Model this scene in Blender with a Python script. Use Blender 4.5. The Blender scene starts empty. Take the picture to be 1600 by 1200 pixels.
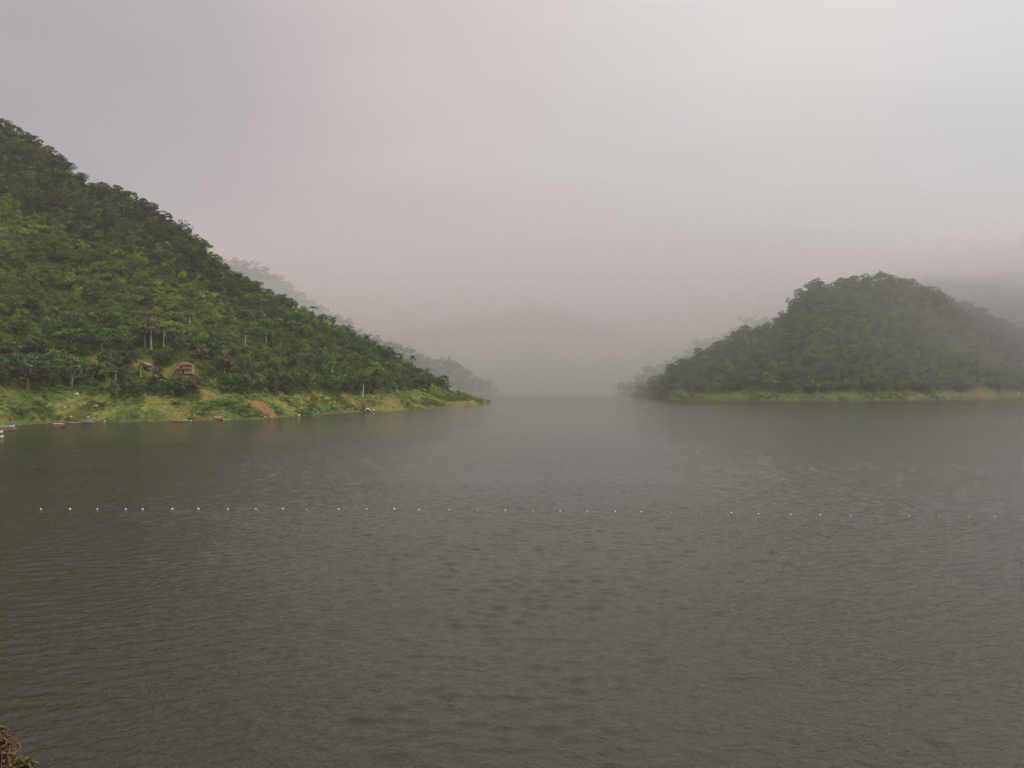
import bpy, math, random
import numpy as np
import bmesh
from mathutils import Vector

# ------------------------------------------------------------------ camera, sky, sun, exposure
sc = bpy.context.scene
R = math.radians
F, CX, CY, CAMZ = 1300.0, 800.0, 600.0, 20.0          # focal length in photo pixels, camera height above the lake

cam_d = bpy.data.cameras.new('camera')
cam_d.sensor_fit = 'HORIZONTAL'; cam_d.sensor_width = 36.0; cam_d.lens = 36.0 * F / 1600.0
cam_d.clip_start = 0.1; cam_d.clip_end = 12000
cam = bpy.data.objects.new('camera', cam_d); sc.collection.objects.link(cam)
cam.location = (0, 0, CAMZ); cam.rotation_euler = (R(90), 0, 0)
sc.camera = cam

SUN_EL, SUN_AZ = R(55), R(125)      # azimuth clockwise from +Y: the light comes from behind and to the right
world = bpy.data.worlds.new('World'); sc.world = world; world.use_nodes = True
wt = world.node_tree; wt.nodes.clear()
def WN(t, **kw):
    n = wt.nodes.new(t)
    for k, v in kw.items(): setattr(n, k, v)
    return n
WL = wt.links.new
def wmath(op, a, b=None, clamp=False):
    n = WN('ShaderNodeMath', operation=op, use_clamp=clamp)
    for i, v in enumerate((a, b)):
        if v is None: continue
        if isinstance(v, (int, float)): n.inputs[i].default_value = v
        else: WL(v, n.inputs[i])
    return n.outputs[0]
sky = WN('ShaderNodeTexSky', sky_type='NISHITA', sun_disc=False, sun_elevation=SUN_EL, sun_rotation=SUN_AZ)
tc = WN('ShaderNodeTexCoord')
sep = WN('ShaderNodeSeparateXYZ'); WL(tc.outputs['Generated'], sep.inputs[0])
up = wmath('MAXIMUM', sep.outputs[2], 0.0)
grad = wmath('ADD', wmath('MULTIPLY', up, 1.3), 1.0)                    # overcast sky: brighter towards the zenith
mp = WN('ShaderNodeMapping'); mp.inputs['Scale'].default_value = (1, 1, 2.6); WL(tc.outputs['Generated'], mp.inputs[0])
nz = WN('ShaderNodeTexNoise'); nz.inputs['Scale'].default_value = 2.1; nz.inputs['Detail'].default_value = 5; nz.inputs['Roughness'].default_value = 0.45
WL(mp.outputs[0], nz.inputs['Vector'])
cl = wmath('ADD', wmath('MULTIPLY', wmath('SUBTRACT', nz.outputs[0], 0.5), 0.36), 1.0)
def sky_blob(px, py, width):                                            # a soft darker or lighter part of the cloud deck
    d = Vector(((px - CX) / F, 1, (CY - py) / F)).normalized()
    n = WN('ShaderNodeVectorMath', operation='DISTANCE'); WL(tc.outputs['Generated'], n.inputs[0]); n.inputs[1].default_value = d
    m = WN('ShaderNodeMapRange', interpolation_type='SMOOTHERSTEP'); WL(n.outputs['Value'], m.inputs[0])
    m.inputs[1].default_value = 0; m.inputs[2].default_value = width; m.inputs[3].default_value = 1; m.inputs[4].default_value = 0
    return m.outputs[0]
cl = wmath('SUBTRACT', cl, wmath('MULTIPLY', sky_blob(-60, -40, 0.50), 0.10))
cl = wmath('ADD', cl, wmath('MULTIPLY', sky_blob(1150, 60, 0.8), 0.06))
side = wmath('MINIMUM', wmath('MAXIMUM', sep.outputs[0], -0.6), 0.75)       # the cloud deck thins out towards the right
cl = wmath('ADD', cl, wmath('MULTIPLY', side, wmath('ADD', wmath('MULTIPLY', up, 0.62), 0.18)))
lum = wmath('MULTIPLY', grad, cl)
wcol = WN('ShaderNodeMixRGB'); WL(wmath('ADD', wmath('MULTIPLY', side, 1.2), 0.45, True), wcol.inputs[0])
wcol.inputs[1].default_value = (4.44, 3.86, 3.82, 1); wcol.inputs[2].default_value = (4.36, 4.28, 4.18, 1)
ccol = WN('ShaderNodeMixRGB'); WL(sky_blob(-60, -20, 0.45), ccol.inputs[0])
WL(wcol.outputs[0], ccol.inputs[1]); ccol.inputs[2].default_value = (4.45, 4.22, 4.40, 1)
mul = WN('ShaderNodeVectorMath', operation='SCALE'); WL(ccol.outputs[0], mul.inputs[0]); WL(lum, mul.inputs['Scale'])
mixs = WN('ShaderNodeMixRGB'); mixs.inputs[0].default_value = 0.95
WL(sky.outputs[0], mixs.inputs[1]); WL(mul.outputs[0], mixs.inputs[2])
bg = WN('ShaderNodeBackground'); bg.inputs['Strength'].default_value = 0.1
WL(mixs.outputs[0], bg.inputs[0])
wo = WN('ShaderNodeOutputWorld'); WL(bg.outputs[0], wo.inputs[0])

sun_d = bpy.data.lights.new('sun', 'SUN'); sun_d.energy = 2.6; sun_d.angle = R(14); sun_d.color = (1.0, 0.93, 0.82)
sun = bpy.data.objects.new('sun', sun_d); sc.collection.objects.link(sun)
sdir = Vector((math.sin(SUN_AZ) * math.cos(SUN_EL), math.cos(SUN_AZ) * math.cos(SUN_EL), math.sin(SUN_EL)))
sun.rotation_euler = sdir.to_track_quat('Z', 'Y').to_euler()
sun.location = (200, -200, 300)

vs = sc.view_settings
sc.display_settings.display_device = 'sRGB'
vs.view_transform = 'Standard'; vs.look = 'None'; vs.exposure = 0.0; vs.gamma = 1.0; vs.use_curve_mapping = False
sc.render.engine = 'CYCLES'
cy = sc.cycles
cy.max_bounces = 6; cy.diffuse_bounces = 3; cy.glossy_bounces = 2; cy.transmission_bounces = 2; cy.volume_bounces = 2; cy.transparent_max_bounces = 6
cy.use_adaptive_sampling = False
cy.use_denoising = True; cy.denoising_prefilter = 'FAST'
cy.caustics_reflective = False; cy.caustics_refractive = False

rng = np.random.default_rng(7)
rnd = random.Random(11)

# ------------------------------------------------------------------ helpers
def noise2(x, y, s, seed=0):
    """smooth value noise in 0..1, feature size s"""
    x = np.asarray(x, float) / s; y = np.asarray(y, float) / s
    xi = np.floor(x).astype(np.int64); yi = np.floor(y).astype(np.int64)
    fx = x - xi; fy = y - yi
    fx = fx * fx * (3 - 2 * fx); fy = fy * fy * (3 - 2 * fy)
    def h(a, b):
        n = (a * 374761393 + b * 668265263 + seed * 974634777) & 0xffffffff
        n = ((n ^ (n >> 13)) * 1274126177) & 0xffffffff
        return ((n ^ (n >> 16)) & 0xffff) / 65535.0
    return ((h(xi, yi) * (1 - fx) + h(xi + 1, yi) * fx) * (1 - fy) + (h(xi, yi + 1) * (1 - fx) + h(xi + 1, yi + 1) * fx) * fy)
def fbm(x, y, s, seed=0, oct=3):
    a, t, w = 0, 0, 1.0
    for i in range(oct):
        a = a + w * noise2(x, y, s / 2 ** i, seed + 17 * i); t += w; w *= 0.5
    return a / t
def sstep(a, b, x):
    t = np.clip((x - a) / (b - a), 0, 1); return t * t * (3 - 2 * t)

def tag(o, label=None, cat=None, group=None, kind=None):
    if label: o['label'] = label
    if cat: o['category'] = cat
    if group: o['group'] = group
    if kind: o['kind'] = kind
    return o
def link(o, parent=None):
    sc.collection.objects.link(o)
    if parent is not None: o.parent = parent
    return o
def mesh_obj(name, me, parent=None, loc=None):
    o = bpy.data.objects.new(name, me)
    link(o, parent)
    if loc is not None: o.location = loc
    return o
def empty(name, loc, rz=0.0, scale=None):
    o = bpy.data.objects.new(name, None); link(o); o.location = loc; o.rotation_euler = (0, 0, rz)
    o.empty_display_size = 0.5
    if scale: o.scale = scale
    return o

class MB:
    """collects simple shapes into one mesh"""
    def __init__(s): s.v = []; s.f = []; s.m = []; s.cm = 0
    def add(s, vs_, fs):
        b = len(s.v); s.v += [tuple(map(float, p)) for p in vs_]
        s.f += [tuple(b + i for i in f) for f in fs]; s.m += [s.cm] * len(fs)
    def box(s, c, d, rz=0.0):
        x, y, z = (k / 2 for k in d); ca, sa = math.cos(rz), math.sin(rz)
        p = [(sx * x, sy * y, sz * z) for sz in (-1, 1) for sy in (-1, 1) for sx in (-1, 1)]
        s.add([(c[0] + a * ca - b * sa, c[1] + a * sa + b * ca, c[2] + e) for a, b, e in p],
              [(0, 2, 3, 1), (4, 5, 7, 6), (0, 1, 5, 4), (2, 6, 7, 3), (0, 4, 6, 2), (1, 3, 7, 5)])
    def tube(s, pts, rad, n=6, cap=True):
        pts = [Vector(p) for p in pts]; rings = []
        if isinstance(rad, (int, float)): rad = [rad] * len(pts)
        for i, p in enumerate(pts):
            t = (pts[min(i + 1, len(pts) - 1)] - pts[max(i - 1, 0)]).normalized()
            a = t.cross(Vector((0.31, 0.9, 0.17)) if abs(t.y) < 0.9 else Vector((1, 0, 0))).normalized(); b = t.cross(a)
            rings.append([p + (a * math.cos(2 * math.pi * k / n) + b * math.sin(2 * math.pi * k / n)) * rad[i] for k in range(n)])
        vs_ = [q for r in rings for q in r]; fs = []
        for i in range(len(pts) - 1):
            for k in range(n):
                fs.append((i * n + k, i * n + (k + 1) % n, (i + 1) * n + (k + 1) % n, (i + 1) * n + k))
        if cap: fs += [tuple(range(n - 1, -1, -1)), tuple((len(pts) - 1) * n + k for k in range(n))]
        s.add(vs_, fs)
    def mesh(s, name, mats, smooth=False):
        me = bpy.data.meshes.new(name); me.from_pydata(s.v, [], s.f)
        for m in (mats if isinstance(mats, (list, tuple)) else [mats]): me.materials.append(m)
        me.polygons.foreach_set('material_index', s.m)
        if smooth: me.polygons.foreach_set('use_smooth', [True] * len(s.f))
        me.update(); return me
    def build(s, name, mats, parent=None, smooth=False, loc=None):
        return mesh_obj(name, s.mesh(name, mats, smooth), parent, loc)

def quads_mesh(name, V, mats, ntri=None):
    """V: (n,4,3) array of separate quads"""
    n = len(V); me = bpy.data.meshes.new(name)
    me.vertices.add(4 * n); me.vertices.foreach_set('co', np.ascontiguousarray(V, np.float32).ravel())
    me.loops.add(4 * n); me.loops.foreach_set('vertex_index', np.arange(4 * n, dtype=np.int32))
    me.polygons.add(n); me.polygons.foreach_set('loop_start', np.arange(0, 4 * n, 4, dtype=np.int32))
    me.polygons.foreach_set('loop_total', np.full(n, 4, np.int32))
    for m in mats: me.materials.append(m)
    me.update(); me.validate(); return me

# ------------------------------------------------------------------ materials
def new_mat(name):
    m = bpy.data.materials.new(name); m.use_nodes = True; m.node_tree.nodes.clear(); return m
class NT:
    def __init__(s, m): s.t = m.node_tree
    def n(s, t, ins=None, **kw):
        q = s.t.nodes.new(t)
        for k, v in kw.items(): setattr(q, k, v)
        for k, v in (ins or {}).items():
            if isinstance(v, bpy.types.NodeSocket): s.t.links.new(v, q.inputs[k])
            else: q.inputs[k].default_value = v
        return q
    def out(s, sock, slot='Surface'):
        o = s.t.nodes.new('ShaderNodeOutputMaterial'); s.t.links.new(sock, o.inputs[slot])
def simple_mat(name, col, rough=0.8, var=0.25, scale=3.0):
    m = new_mat(name); t = NT(m)
    tcn = t.n('ShaderNodeTexCoord')
    nn = t.n('ShaderNodeTexNoise', {'Vector': tcn.outputs['Object'], 'Scale': scale, 'Detail': 4.0})
    mr = t.n('ShaderNodeMapRange', {'Value': nn.outputs[0], 1: 0.25, 2: 0.75, 3: 1 - var, 4: 1 + var})
    mu = t.n('ShaderNodeVectorMath', {0: col[:3], 'Scale': mr.outputs[0]}, operation='SCALE')
    b = t.n('ShaderNodeBsdfPrincipled', {'Base Color': mu.outputs[0], 'Roughness': rough})
    t.out(b.outputs[0]); return m

def leaf_mat(name, mult=1.4, vscale=0.55, vamp=0.6):
    m = new_mat(name); t = NT(m)
    at = t.n('ShaderNodeAttribute', attribute_name='tint', attribute_type='INSTANCER')
    tcn = t.n('ShaderNodeTexCoord')
    nn = t.n('ShaderNodeTexNoise', {'Vector': tcn.outputs['Object'], 'Scale': vscale, 'Detail': 3.0, 'Roughness': 0.7})
    mr = t.n('ShaderNodeMapRange', {'Value': nn.outputs[0], 1: 0.36, 2: 0.66, 3: mult * (1 - vamp), 4: mult * (1 + vamp)})
    mu = t.n('ShaderNodeVectorMath', {0: at.outputs['Color'], 'Scale': mr.outputs[0]}, operation='SCALE')
    d = t.n('ShaderNodeBsdfDiffuse', {'Color': mu.outputs[0]})
    tm = t.n('ShaderNodeVectorMath', {0: mu.outputs[0], 1: (1.15, 1.25, 0.6)}, operation='MULTIPLY')
    tr = t.n('ShaderNodeBsdfTranslucent', {'Color': tm.outputs[0]})
    mx = t.n('ShaderNodeMixShader', {0: 0.24, 1: d.outputs[0], 2: tr.outputs[0]})
    t.out(mx.outputs[0]); return m
M_leaf = leaf_mat('foliage')
M_bark = simple_mat('bark', (0.12, 0.10, 0.075), 0.9, 0.35, 1.5)
M_pale_bark = simple_mat('pale_bark', (0.44, 0.43, 0.35), 0.85, 0.2, 0.7)
M_brown_bark = simple_mat('brown_bark', (0.24, 0.12, 0.07), 0.9, 0.25, 1.0)

def ground_mat(name):
    m = new_mat(name); t = NT(m)
    at = t.n('ShaderNodeAttribute', attribute_name='base', attribute_type='GEOMETRY')
    ge = t.n('ShaderNodeNewGeometry')
    n1 = t.n('ShaderNodeTexNoise', {'Vector': ge.outputs['Position'], 'Scale': 0.45, 'Detail': 6.0, 'Roughness': 0.7})
    mr = t.n('ShaderNodeMapRange', {'Value': n1.outputs[0], 1: 0.3, 2: 0.7, 3: 0.45, 4: 1.5})
    mu = t.n('ShaderNodeVectorMath', {0: at.outputs['Color'], 'Scale': mr.outputs[0]}, operation='SCALE')
    n2 = t.n('ShaderNodeTexNoise', {'Vector': ge.outputs['Position'], 'Scale': 0.9, 'Detail': 5.0, 'Roughness': 0.75})
    bp = t.n('ShaderNodeBump', {'Strength': 1.0, 'Distance': 1.2, 'Height': n2.outputs[0]})
    b = t.n('ShaderNodeBsdfDiffuse', {'Color': mu.outputs[0], 'Normal': bp.outputs[0]})
    t.out(b.outputs[0]); return m
M_ground = ground_mat('hillside_ground')

# ------------------------------------------------------------------ terrain
def DfromY(py, z=0.0): return (CAMZ - z) * F / (py - CY)
class Hill:
    """a height field over the ground; crest and shore are curves of the viewing bearing, heights are metres"""
    def __init__(s, shore, ridge, tree=9.0, rough=10.0, seed=1, back=0.5, prof=1.0, bank=0.0):
        s.sp = np.array([p[0] for p in shore], float); s.sd = np.array([p[1] for p in shore], float)
        s.rp = np.array([p[0] for p in ridge], float); s.rd = np.array([p[2] for p in ridge], float)
        s.rz = np.array([CAMZ + (CY - p[1]) / F * p[2] - (p[3] if len(p) > 3 else tree) for p in ridge], float)
        s.rough, s.seed, s.back, s.prof, s.bank = rough, seed, back, prof, bank
    def params(s, X, Y):
        px = CX + F * X / np.maximum(Y, 1.0)
        return px, np.interp(px, s.sp, s.sd), np.interp(px, s.rp, s.rd), np.interp(px, s.rp, s.rz)
    def z(s, X, Y):
        X = np.asarray(X, float); Y = np.asarray(Y, float)
        px, ds, dr, zr = s.params(X, Y)
        ds = ds + (fbm(X, Y, 26, s.seed + 5, 2) - 0.5) * 9
        w = np.maximum(dr - ds, 8.0); t = (Y - ds) / w
        tc_ = np.clip(t, 0, 1)
        env = np.sin(math.pi * tc_) ** 0.8
        n = (fbm(X, Y, 110, s.seed, 3) - 0.5) * 2 * s.rough * env * np.clip(w / 250, 0, 1)
        n = n + (fbm(X, Y, 9, s.seed + 3, 2) - 0.5) * 2.2 * sstep(0.0, 0.05, tc_)
        zz = zr * tc_ ** s.prof + n
        front = np.maximum(t * w * 0.25, -5.5)
        behind = zr - (Y - dr) * s.back
        out = np.where(t < 0, front, np.where(t > 1, behind, zz))
        return np.maximum(out, -5.5)
    def at(s, px, py):
        """the first ground point met when looking from the camera position towards a bearing"""
        dx, dz = (px - CX) / F, (CY - py) / F
        _, ds, dr, _ = s.params(np.array([dx * 600.0]), np.array([600.0]))
        Y = np.arange(max(ds[0] * 0.85, 30), dr[0] * 1.1, 0.5)
        g = s.z(dx * Y, Y) - (CAMZ + dz * Y)
        k = np.argmax(g > 0)
        if not (g > 0).any(): k = int(np.argmax(s.z(dx * Y, Y)))
        y = float(Y[k]); return Vector((dx * y, y, float(s.z(dx * y, y))))
    def crest(s, px, back=0.0):
        dx = (px - CX) / F
        d = float(np.interp(px, s.rp, s.rd)) + back
        return Vector((dx * d, d, float(s.z(dx * d, d))))

shoreL = [(-400, 350), (-120, 380), (0, 396), (25, 407), (80, 428), (106, 433), (200, 441), (300, 452), (400, 472), (430, 490), (505, 547),
          (555, 600), (610, 605), (642, 640), (700, 690), (750, 754), (767, 862), (800, 900)]
ridgeL = [(-400, 130, 1000), (-120, 130, 930), (0, 182, 900), (50, 208, 885), (100, 240, 870), (122, 270, 862), (150, 277, 850), (200, 292, 835), (250, 322, 820), (300, 354, 805),
          (350, 408, 800), (385, 425, 795), (420, 445, 790), (470, 470, 785), (505, 484, 790), (540, 506, 795), (575, 520, 800), (610, 540, 805),
          (640, 556, 815), (665, 574, 825), (690, 592, 835, 7), (708, 606, 840, 6), (722, 607, 845, 3), (735, 613, 850, 1.5), (755, 622, 858, 1),
          (767, 629, 864, 0.5), (780, 640, 880, 0), (810, 660, 900, 0)]
hillL = Hill(shoreL, ridgeL, tree=10, rough=13, seed=3, prof=0.97)

shoreR = [(940, 1700), (970, 1500), (985, 1330), (1000, 1200), (1050, 1030), (1150, 978), (1300, 985), (1450, 1020), (1600, 1130), (1750, 1200), (2100, 1300)]
ridgeR = [(940, 625, 1600, 0), (968, 618, 1460, 0), (990, 613, 1345, 3), (1010, 602, 1290, 9), (1025, 588, 1262), (1040, 578, 1245), (1060, 566, 1225), (1080, 558, 1215), (1100, 548, 1205),
          (1125, 531, 1200), (1150, 517, 1200), (1175, 508, 1200), (1195, 505, 1205), (1215, 494, 1212), (1232, 474, 1222), (1240, 458, 1232),
          (1258, 446, 1250), (1275, 437, 1265), (1290, 445, 1280), (1305, 442, 1290), (1325, 432, 1305), (1345, 429, 1320), (1380, 427, 1340),
          (1405, 432, 1350), (1430, 439, 1360), (1470, 452, 1380), (1520, 472, 1410), (1560, 490, 1430), (1600, 512, 1460), (1700, 540, 1500), (2100, 580, 1600)]
hillR = Hill(shoreR, ridgeR, tree=11, rough=40, seed=21, prof=0.9)

shoreA = [(920, 1800), (955, 1560), (968, 1450), (985, 1430), (1200, 1440), (1500, 1500)]
ridgeA = [(920, 640, 1800, 0), (950, 617, 1560, 0), (975, 607, 1520, 5), (988, 593, 1560), (1005, 577, 1600), (1020, 571, 1620), (1033, 569, 1640), (1050, 557, 1660), (1065, 553, 1680), (1080, 539, 1700),
          (1095, 531, 1710), (1120, 526, 1720), (1138, 519, 1720), (1152, 510, 1730), (1165, 500, 1730), (1180, 499, 1740), (1200, 496, 1740), (1300, 470, 1750), (1500, 480, 1760)]
hillA = Hill(shoreA, ridgeA, tree=15, rough=10, seed=33)

shoreB = [(1250, 1540), (1600, 1540), (2000, 1540)]
ridgeB = [(1250, 520, 1830), (1380, 445, 1850), (1440, 434, 1850), (1480, 431, 1850), (1530, 430, 1850), (1570, 424, 1850), (1600, 416, 1850), (1850, 400, 1850), (2000, 380, 1850)]
hillB = Hill(shoreB, ridgeB, tree=15, rough=10, seed=41)

shoreC = [(100, 1600), (480, 1560), (600, 1320), (700, 1410), (760, 1500), (785, 1570), (800, 1680)]
ridgeC = [(100, 330, 1930), (330, 395, 1930), (360, 404, 1930), (400, 412, 1930), (440, 432, 1910), (480, 462, 1830), (560, 508, 1560), (600, 530, 1490), (625, 535, 1480), (642, 542, 1485), (655, 551, 1490),
          (680, 558, 1495), (702, 560, 1500), (715, 565, 1505), (730, 574, 1515), (747, 588, 1530), (762, 601, 1560, 7), (775, 612, 1600, 2), (790, 625, 1680, 0)]
hillC = Hill(shoreC, ridgeC, tree=14, rough=10, seed=51)

shoreD = [(-100, 2100), (500, 2000), (700, 1990), (820, 1960), (950, 2000), (1100, 2000), (1400, 2100), (1800, 2100)]
ridgeD = [(-100, 430, 2350), (300, 470, 2350), (500, 512, 2350), (600, 520, 2350), (680, 508, 2350), (745, 492, 2350), (800, 481, 2350), (835, 476, 2350), (880, 486, 2350), (935, 504, 2350), (1000, 516, 2350), (1080, 528, 2350), (1200, 520, 2350), (1300, 490, 2380), (1800, 440, 2400)]
hillD = Hill(shoreD, ridgeD, tree=8, rough=14, seed=61)

def soil_mask(X, Y, spots):
    m = np.zeros(np.shape(X))
    for (x, y, rx, ry, rz, a) in spots:
        c, s_ = math.cos(rz), math.sin(rz); u = ((X - x) * c + (Y - y) * s_) / rx; v = (-(X - x) * s_ + (Y - y) * c) / ry
        d = np.sqrt(u * u + v * v) + (fbm(X, Y, 5, 77, 3) - 0.5) * 0.9
        m = np.maximum(m, a * (1 - sstep(0.6, 1.15, d)) * (0.55 + 0.9 * fbm(X, Y, 4, 79, 2)))
    return m
def spot(h, px, py, rx, ry, a=1.0, rz=0.0):
    p = h.at(px, py); return (p.x, p.y, rx, ry, rz, a)
soilL = [spot(hillL, 415, 641, 6.5, 10, 1.0, 0.5), spot(hillL, 404, 634, 7, 6, 0.7), spot(hillL, 612, 628, 8, 10, 0.7, 0.3), spot(hillL, 690, 625, 9, 9, 0.4), spot(hillL, 716, 630, 9, 18, 0.5),
         spot(hillL, 735, 632, 6, 8, 0.35), spot(hillL, 152, 561, 6, 12, 0.45), spot(hillL, 165, 556, 5, 8, 0.4), spot(hillL, 327, 614, 7, 5, 0.45), spot(hillL, 286, 645, 2.5, 8, 0.5), spot(hillL, 580, 637, 8, 8, 0.35),
         spot(hillL, 228, 571, 8, 8, 0.4), spot(hillL, 556, 630, 7, 7, 0.35), spot(hillL, 650, 622, 8, 8, 0.3)]
meadowL = [spot(hillL, 262, 581, 14, 11), spot(hillL, 243, 578, 11, 9), spot(hillL, 276, 591, 10, 9), spot(hillL, 290, 584, 12, 10, .8)]
soilR = [spot(hillR, 1537, 614, 10, 9, 0.35), spot(hillR, 1560, 620, 24, 6, 0.3)]

def C(*a): return np.array(a, float)
def terrain(name, h, x0, x1, y0, y1, step, base_fn):
    xs = np.arange(x0, x1 + 0.1, step); ys = np.arange(y0, y1 + 0.1, step)
    X, Y = np.meshgrid(xs, ys); Z = h.z(X, Y)
    nx, ny = len(xs), len(ys)
    i = np.arange((nx - 1) * (ny - 1)); r, c = i // (nx - 1), i % (nx - 1)
    a = r * nx + c; quad = np.stack([a, a + 1, a + nx + 1, a + nx], 1)
    keep = (Z.ravel()[quad].max(1) > -5.4)
    quad = quad[keep]
    used = np.unique(quad); remap = np.full(nx * ny, -1); remap[used] = np.arange(len(used)); quad = remap[quad]
    P = np.stack([X.ravel(), Y.ravel(), Z.ravel()], 1)[used]
    me = bpy.data.meshes.new(name)
    me.vertices.add(len(P)); me.vertices.foreach_set('co', P.astype(np.float32).ravel())
    n = len(quad); me.loops.add(4 * n); me.loops.foreach_set('vertex_index', quad.astype(np.int32).ravel())
    me.polygons.add(n); me.polygons.foreach_set('loop_start', np.arange(0, 4 * n, 4, dtype=np.int32)); me.polygons.foreach_set('loop_total', np.full(n, 4, np.int32))
    me.polygons.foreach_set('use_smooth', np.ones(n, bool))
    col = base_fn(P[:, 0], P[:, 1], P[:, 2])
    at = me.attributes.new('base', 'FLOAT_COLOR', 'POINT')
    at.data.foreach_set('color', np.concatenate([col, np.ones((len(P), 1))], 1).astype(np.float32).ravel())
    me.materials.append(M_ground); me.update()
    o = mesh_obj(name, me); o['kind'] = 'structure'; return o

GRASS_Y, GRASS_G, SCRUB, FLOOR, SOIL, MUD = C(.165, .170, .050), C(.095, .138, .036), C(.095, .140, .028), C(.035, .045, .016), C(.29, .150, .070), C(.14, .12, .085)
def mixc(a, b, f): return a + (b - a) * f[..., None]
def bank_h(px): return np.interp(px, [-200, 0, 100, 250, 330, 420, 500, 600, 700, 735], [16, 16, 13, 13, 15, 12, 12, 15, 20, 30])
def baseL(X, Y, Z):
    px = CX + F * X / Y
    g = sstep(0.42, 0.58, fbm(X, Y, 13, 91, 3))
    c = mixc(np.broadcast_to(GRASS_Y, (len(X), 3)), np.broadcast_to(GRASS_G, (len(X), 3)), g)
    c = c * (0.45 + 1.1 * fbm(X, Y, 5, 95, 3))[:, None]
    f = sstep(0.0, 5.0, Z - bank_h(px))
    pa = np.maximum(soil_mask(X, Y, meadowL), 0)
    c = mixc(c, mixc(np.broadcast_to(SCRUB * .6, c.shape), np.broadcast_to(GRASS_Y * .8, c.shape), pa), f)  # shade between the bushes is put into the darker ground colour
    c = mixc(c, np.broadcast_to(SOIL, c.shape), np.clip(soil_mask(X, Y, soilL), 0, 1))
    c = mixc(c, np.broadcast_to(MUD, c.shape), 1 - sstep(0.1, 0.7, Z + 0.4 * fbm(X, Y, 7, 96, 2)))
    return c
def baseR(X, Y, Z):
    g = sstep(0.35, 0.65, fbm(X, Y, 24, 191, 3))
    c = mixc(np.broadcast_to(GRASS_Y * .72, (len(X), 3)), np.broadcast_to(GRASS_G, (len(X), 3)), g)
    c = mixc(c, np.broadcast_to(SCRUB * 0.4, c.shape), sstep(0.0, 4.0, Z - 8))
    c = mixc(c, np.broadcast_to(SOIL, c.shape), soil_mask(X, Y, soilR))
    c = mixc(c, np.broadcast_to(MUD * 0.6, c.shape), 1 - sstep(0.6, 1.2, Z))
    return c
def base_far(X, Y, Z):
    c = np.broadcast_to(SCRUB * 0.8, (len(X), 3))
    return mixc(c, np.broadcast_to(GRASS_Y * 0.8, c.shape), 1 - sstep(2, 5, Z))

terrain('left_hill', hillL, -820, 25, 290, 1150, 3.5, baseL)
terrain('right_hill', hillR, 120, 1350, 930, 1700, 6, baseR)
terrain('second_headland_hill', hillA, 120, 1000, 1380, 2100, 9, base_far)
terrain('rear_right_hill', hillB, 500, 2050, 1500, 2450, 14, base_far)
terrain('misty_left_hill', hillC, -1150, 30, 1200, 2200, 9, base_far)
terrain('far_hills', hillD, -1700, 1900, 1920, 2800, 20, base_far)

# ground the photographer stands on: a steep bank that drops to the water
def near_z(X, Y):
    z = 18.3 - np.maximum(Y - 1.0, 0) * 0.78
    z = z + sstep(-3.5, -8.0, X) * sstep(6, 11, Y) * (1 - sstep(15, 24, Y)) * 3.0
    return np.maximum(z + (fbm(X, Y, 3, 5, 3) - .5) * 0.5, -5.5)
class _N:
    z = staticmethod(near_z)
terrain('near_bank', _N, -60, 60, -40, 36, 1.0, lambda X, Y, Z: mixc(np.broadcast_to(SOIL * 0.5, (len(X), 3)), np.broadcast_to(GRASS_G * .7, (len(X), 3)), fbm(X, Y, 2, 9, 3)))

# ------------------------------------------------------------------ water
def water_mat():
    m = new_mat('lake_water'); t = NT(m)
    ge = t.n('ShaderNodeNewGeometry')
    P = ge.outputs['Position']
    def nz_(scale, det, rough, sx=1.0, sy=1.0, dist=0.0, rot=0.0):
        mpn = t.n('ShaderNodeMapping', {'Vector': P, 'Scale': (sx, sy, 1), 'Rotation': (0, 0, rot)})
        return t.n('ShaderNodeTexNoise', {'Vector': mpn.outputs[0], 'Scale': scale, 'Detail': det, 'Roughness': rough, 'Distortion': dist}).outputs[0]
    gust = nz_(0.012, 3.0, 0.6, 0.35, 1.0)                                  # cat's-paws: patches of stronger ripple
    gm = t.n('ShaderNodeMapRange', {'Value': gust, 1: 0.32, 2: 0.68, 3: 0.6, 4: 1.3}).outputs[0]
    a = nz_(0.55, 1.0, 0.5, 0.9, 1.0, 0.8, 0.12)
    b = nz_(1.5, 3.0, 0.62, 0.95, 1.0, 0.6, -0.2)
    c = nz_(5.0, 2.0, 0.6)
    def mul(x, k): return t.n('ShaderNodeMath', {0: x, 1: k}, operation='MULTIPLY').outputs[0]
    def add(x, y): return t.n('ShaderNodeMath', {0: x, 1: y}, operation='ADD').outputs[0]
    hgt = add(add(mul(a, 0.25), mul(b, 0.48)), mul(c, 0.16))
    bp = t.n('ShaderNodeBump', {'Strength': 0.9, 'Distance': mul(gm, 0.36), 'Height': hgt})
    pr = t.n('ShaderNodeBsdfPrincipled', {'Base Color': (0.020, 0.019, 0.006, 1), 'Roughness': 0.10, 'IOR': 1.45, 'Normal': bp.outputs[0]})
    t.out(pr.outputs[0]); return m
M_water = water_mat()
def axis_steps(lo, hi, fn):
    v = [lo]
    while v[-1] < hi: v.append(v[-1] + fn(v[-1]))
    v[-1] = hi; return np.array(v)
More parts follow.
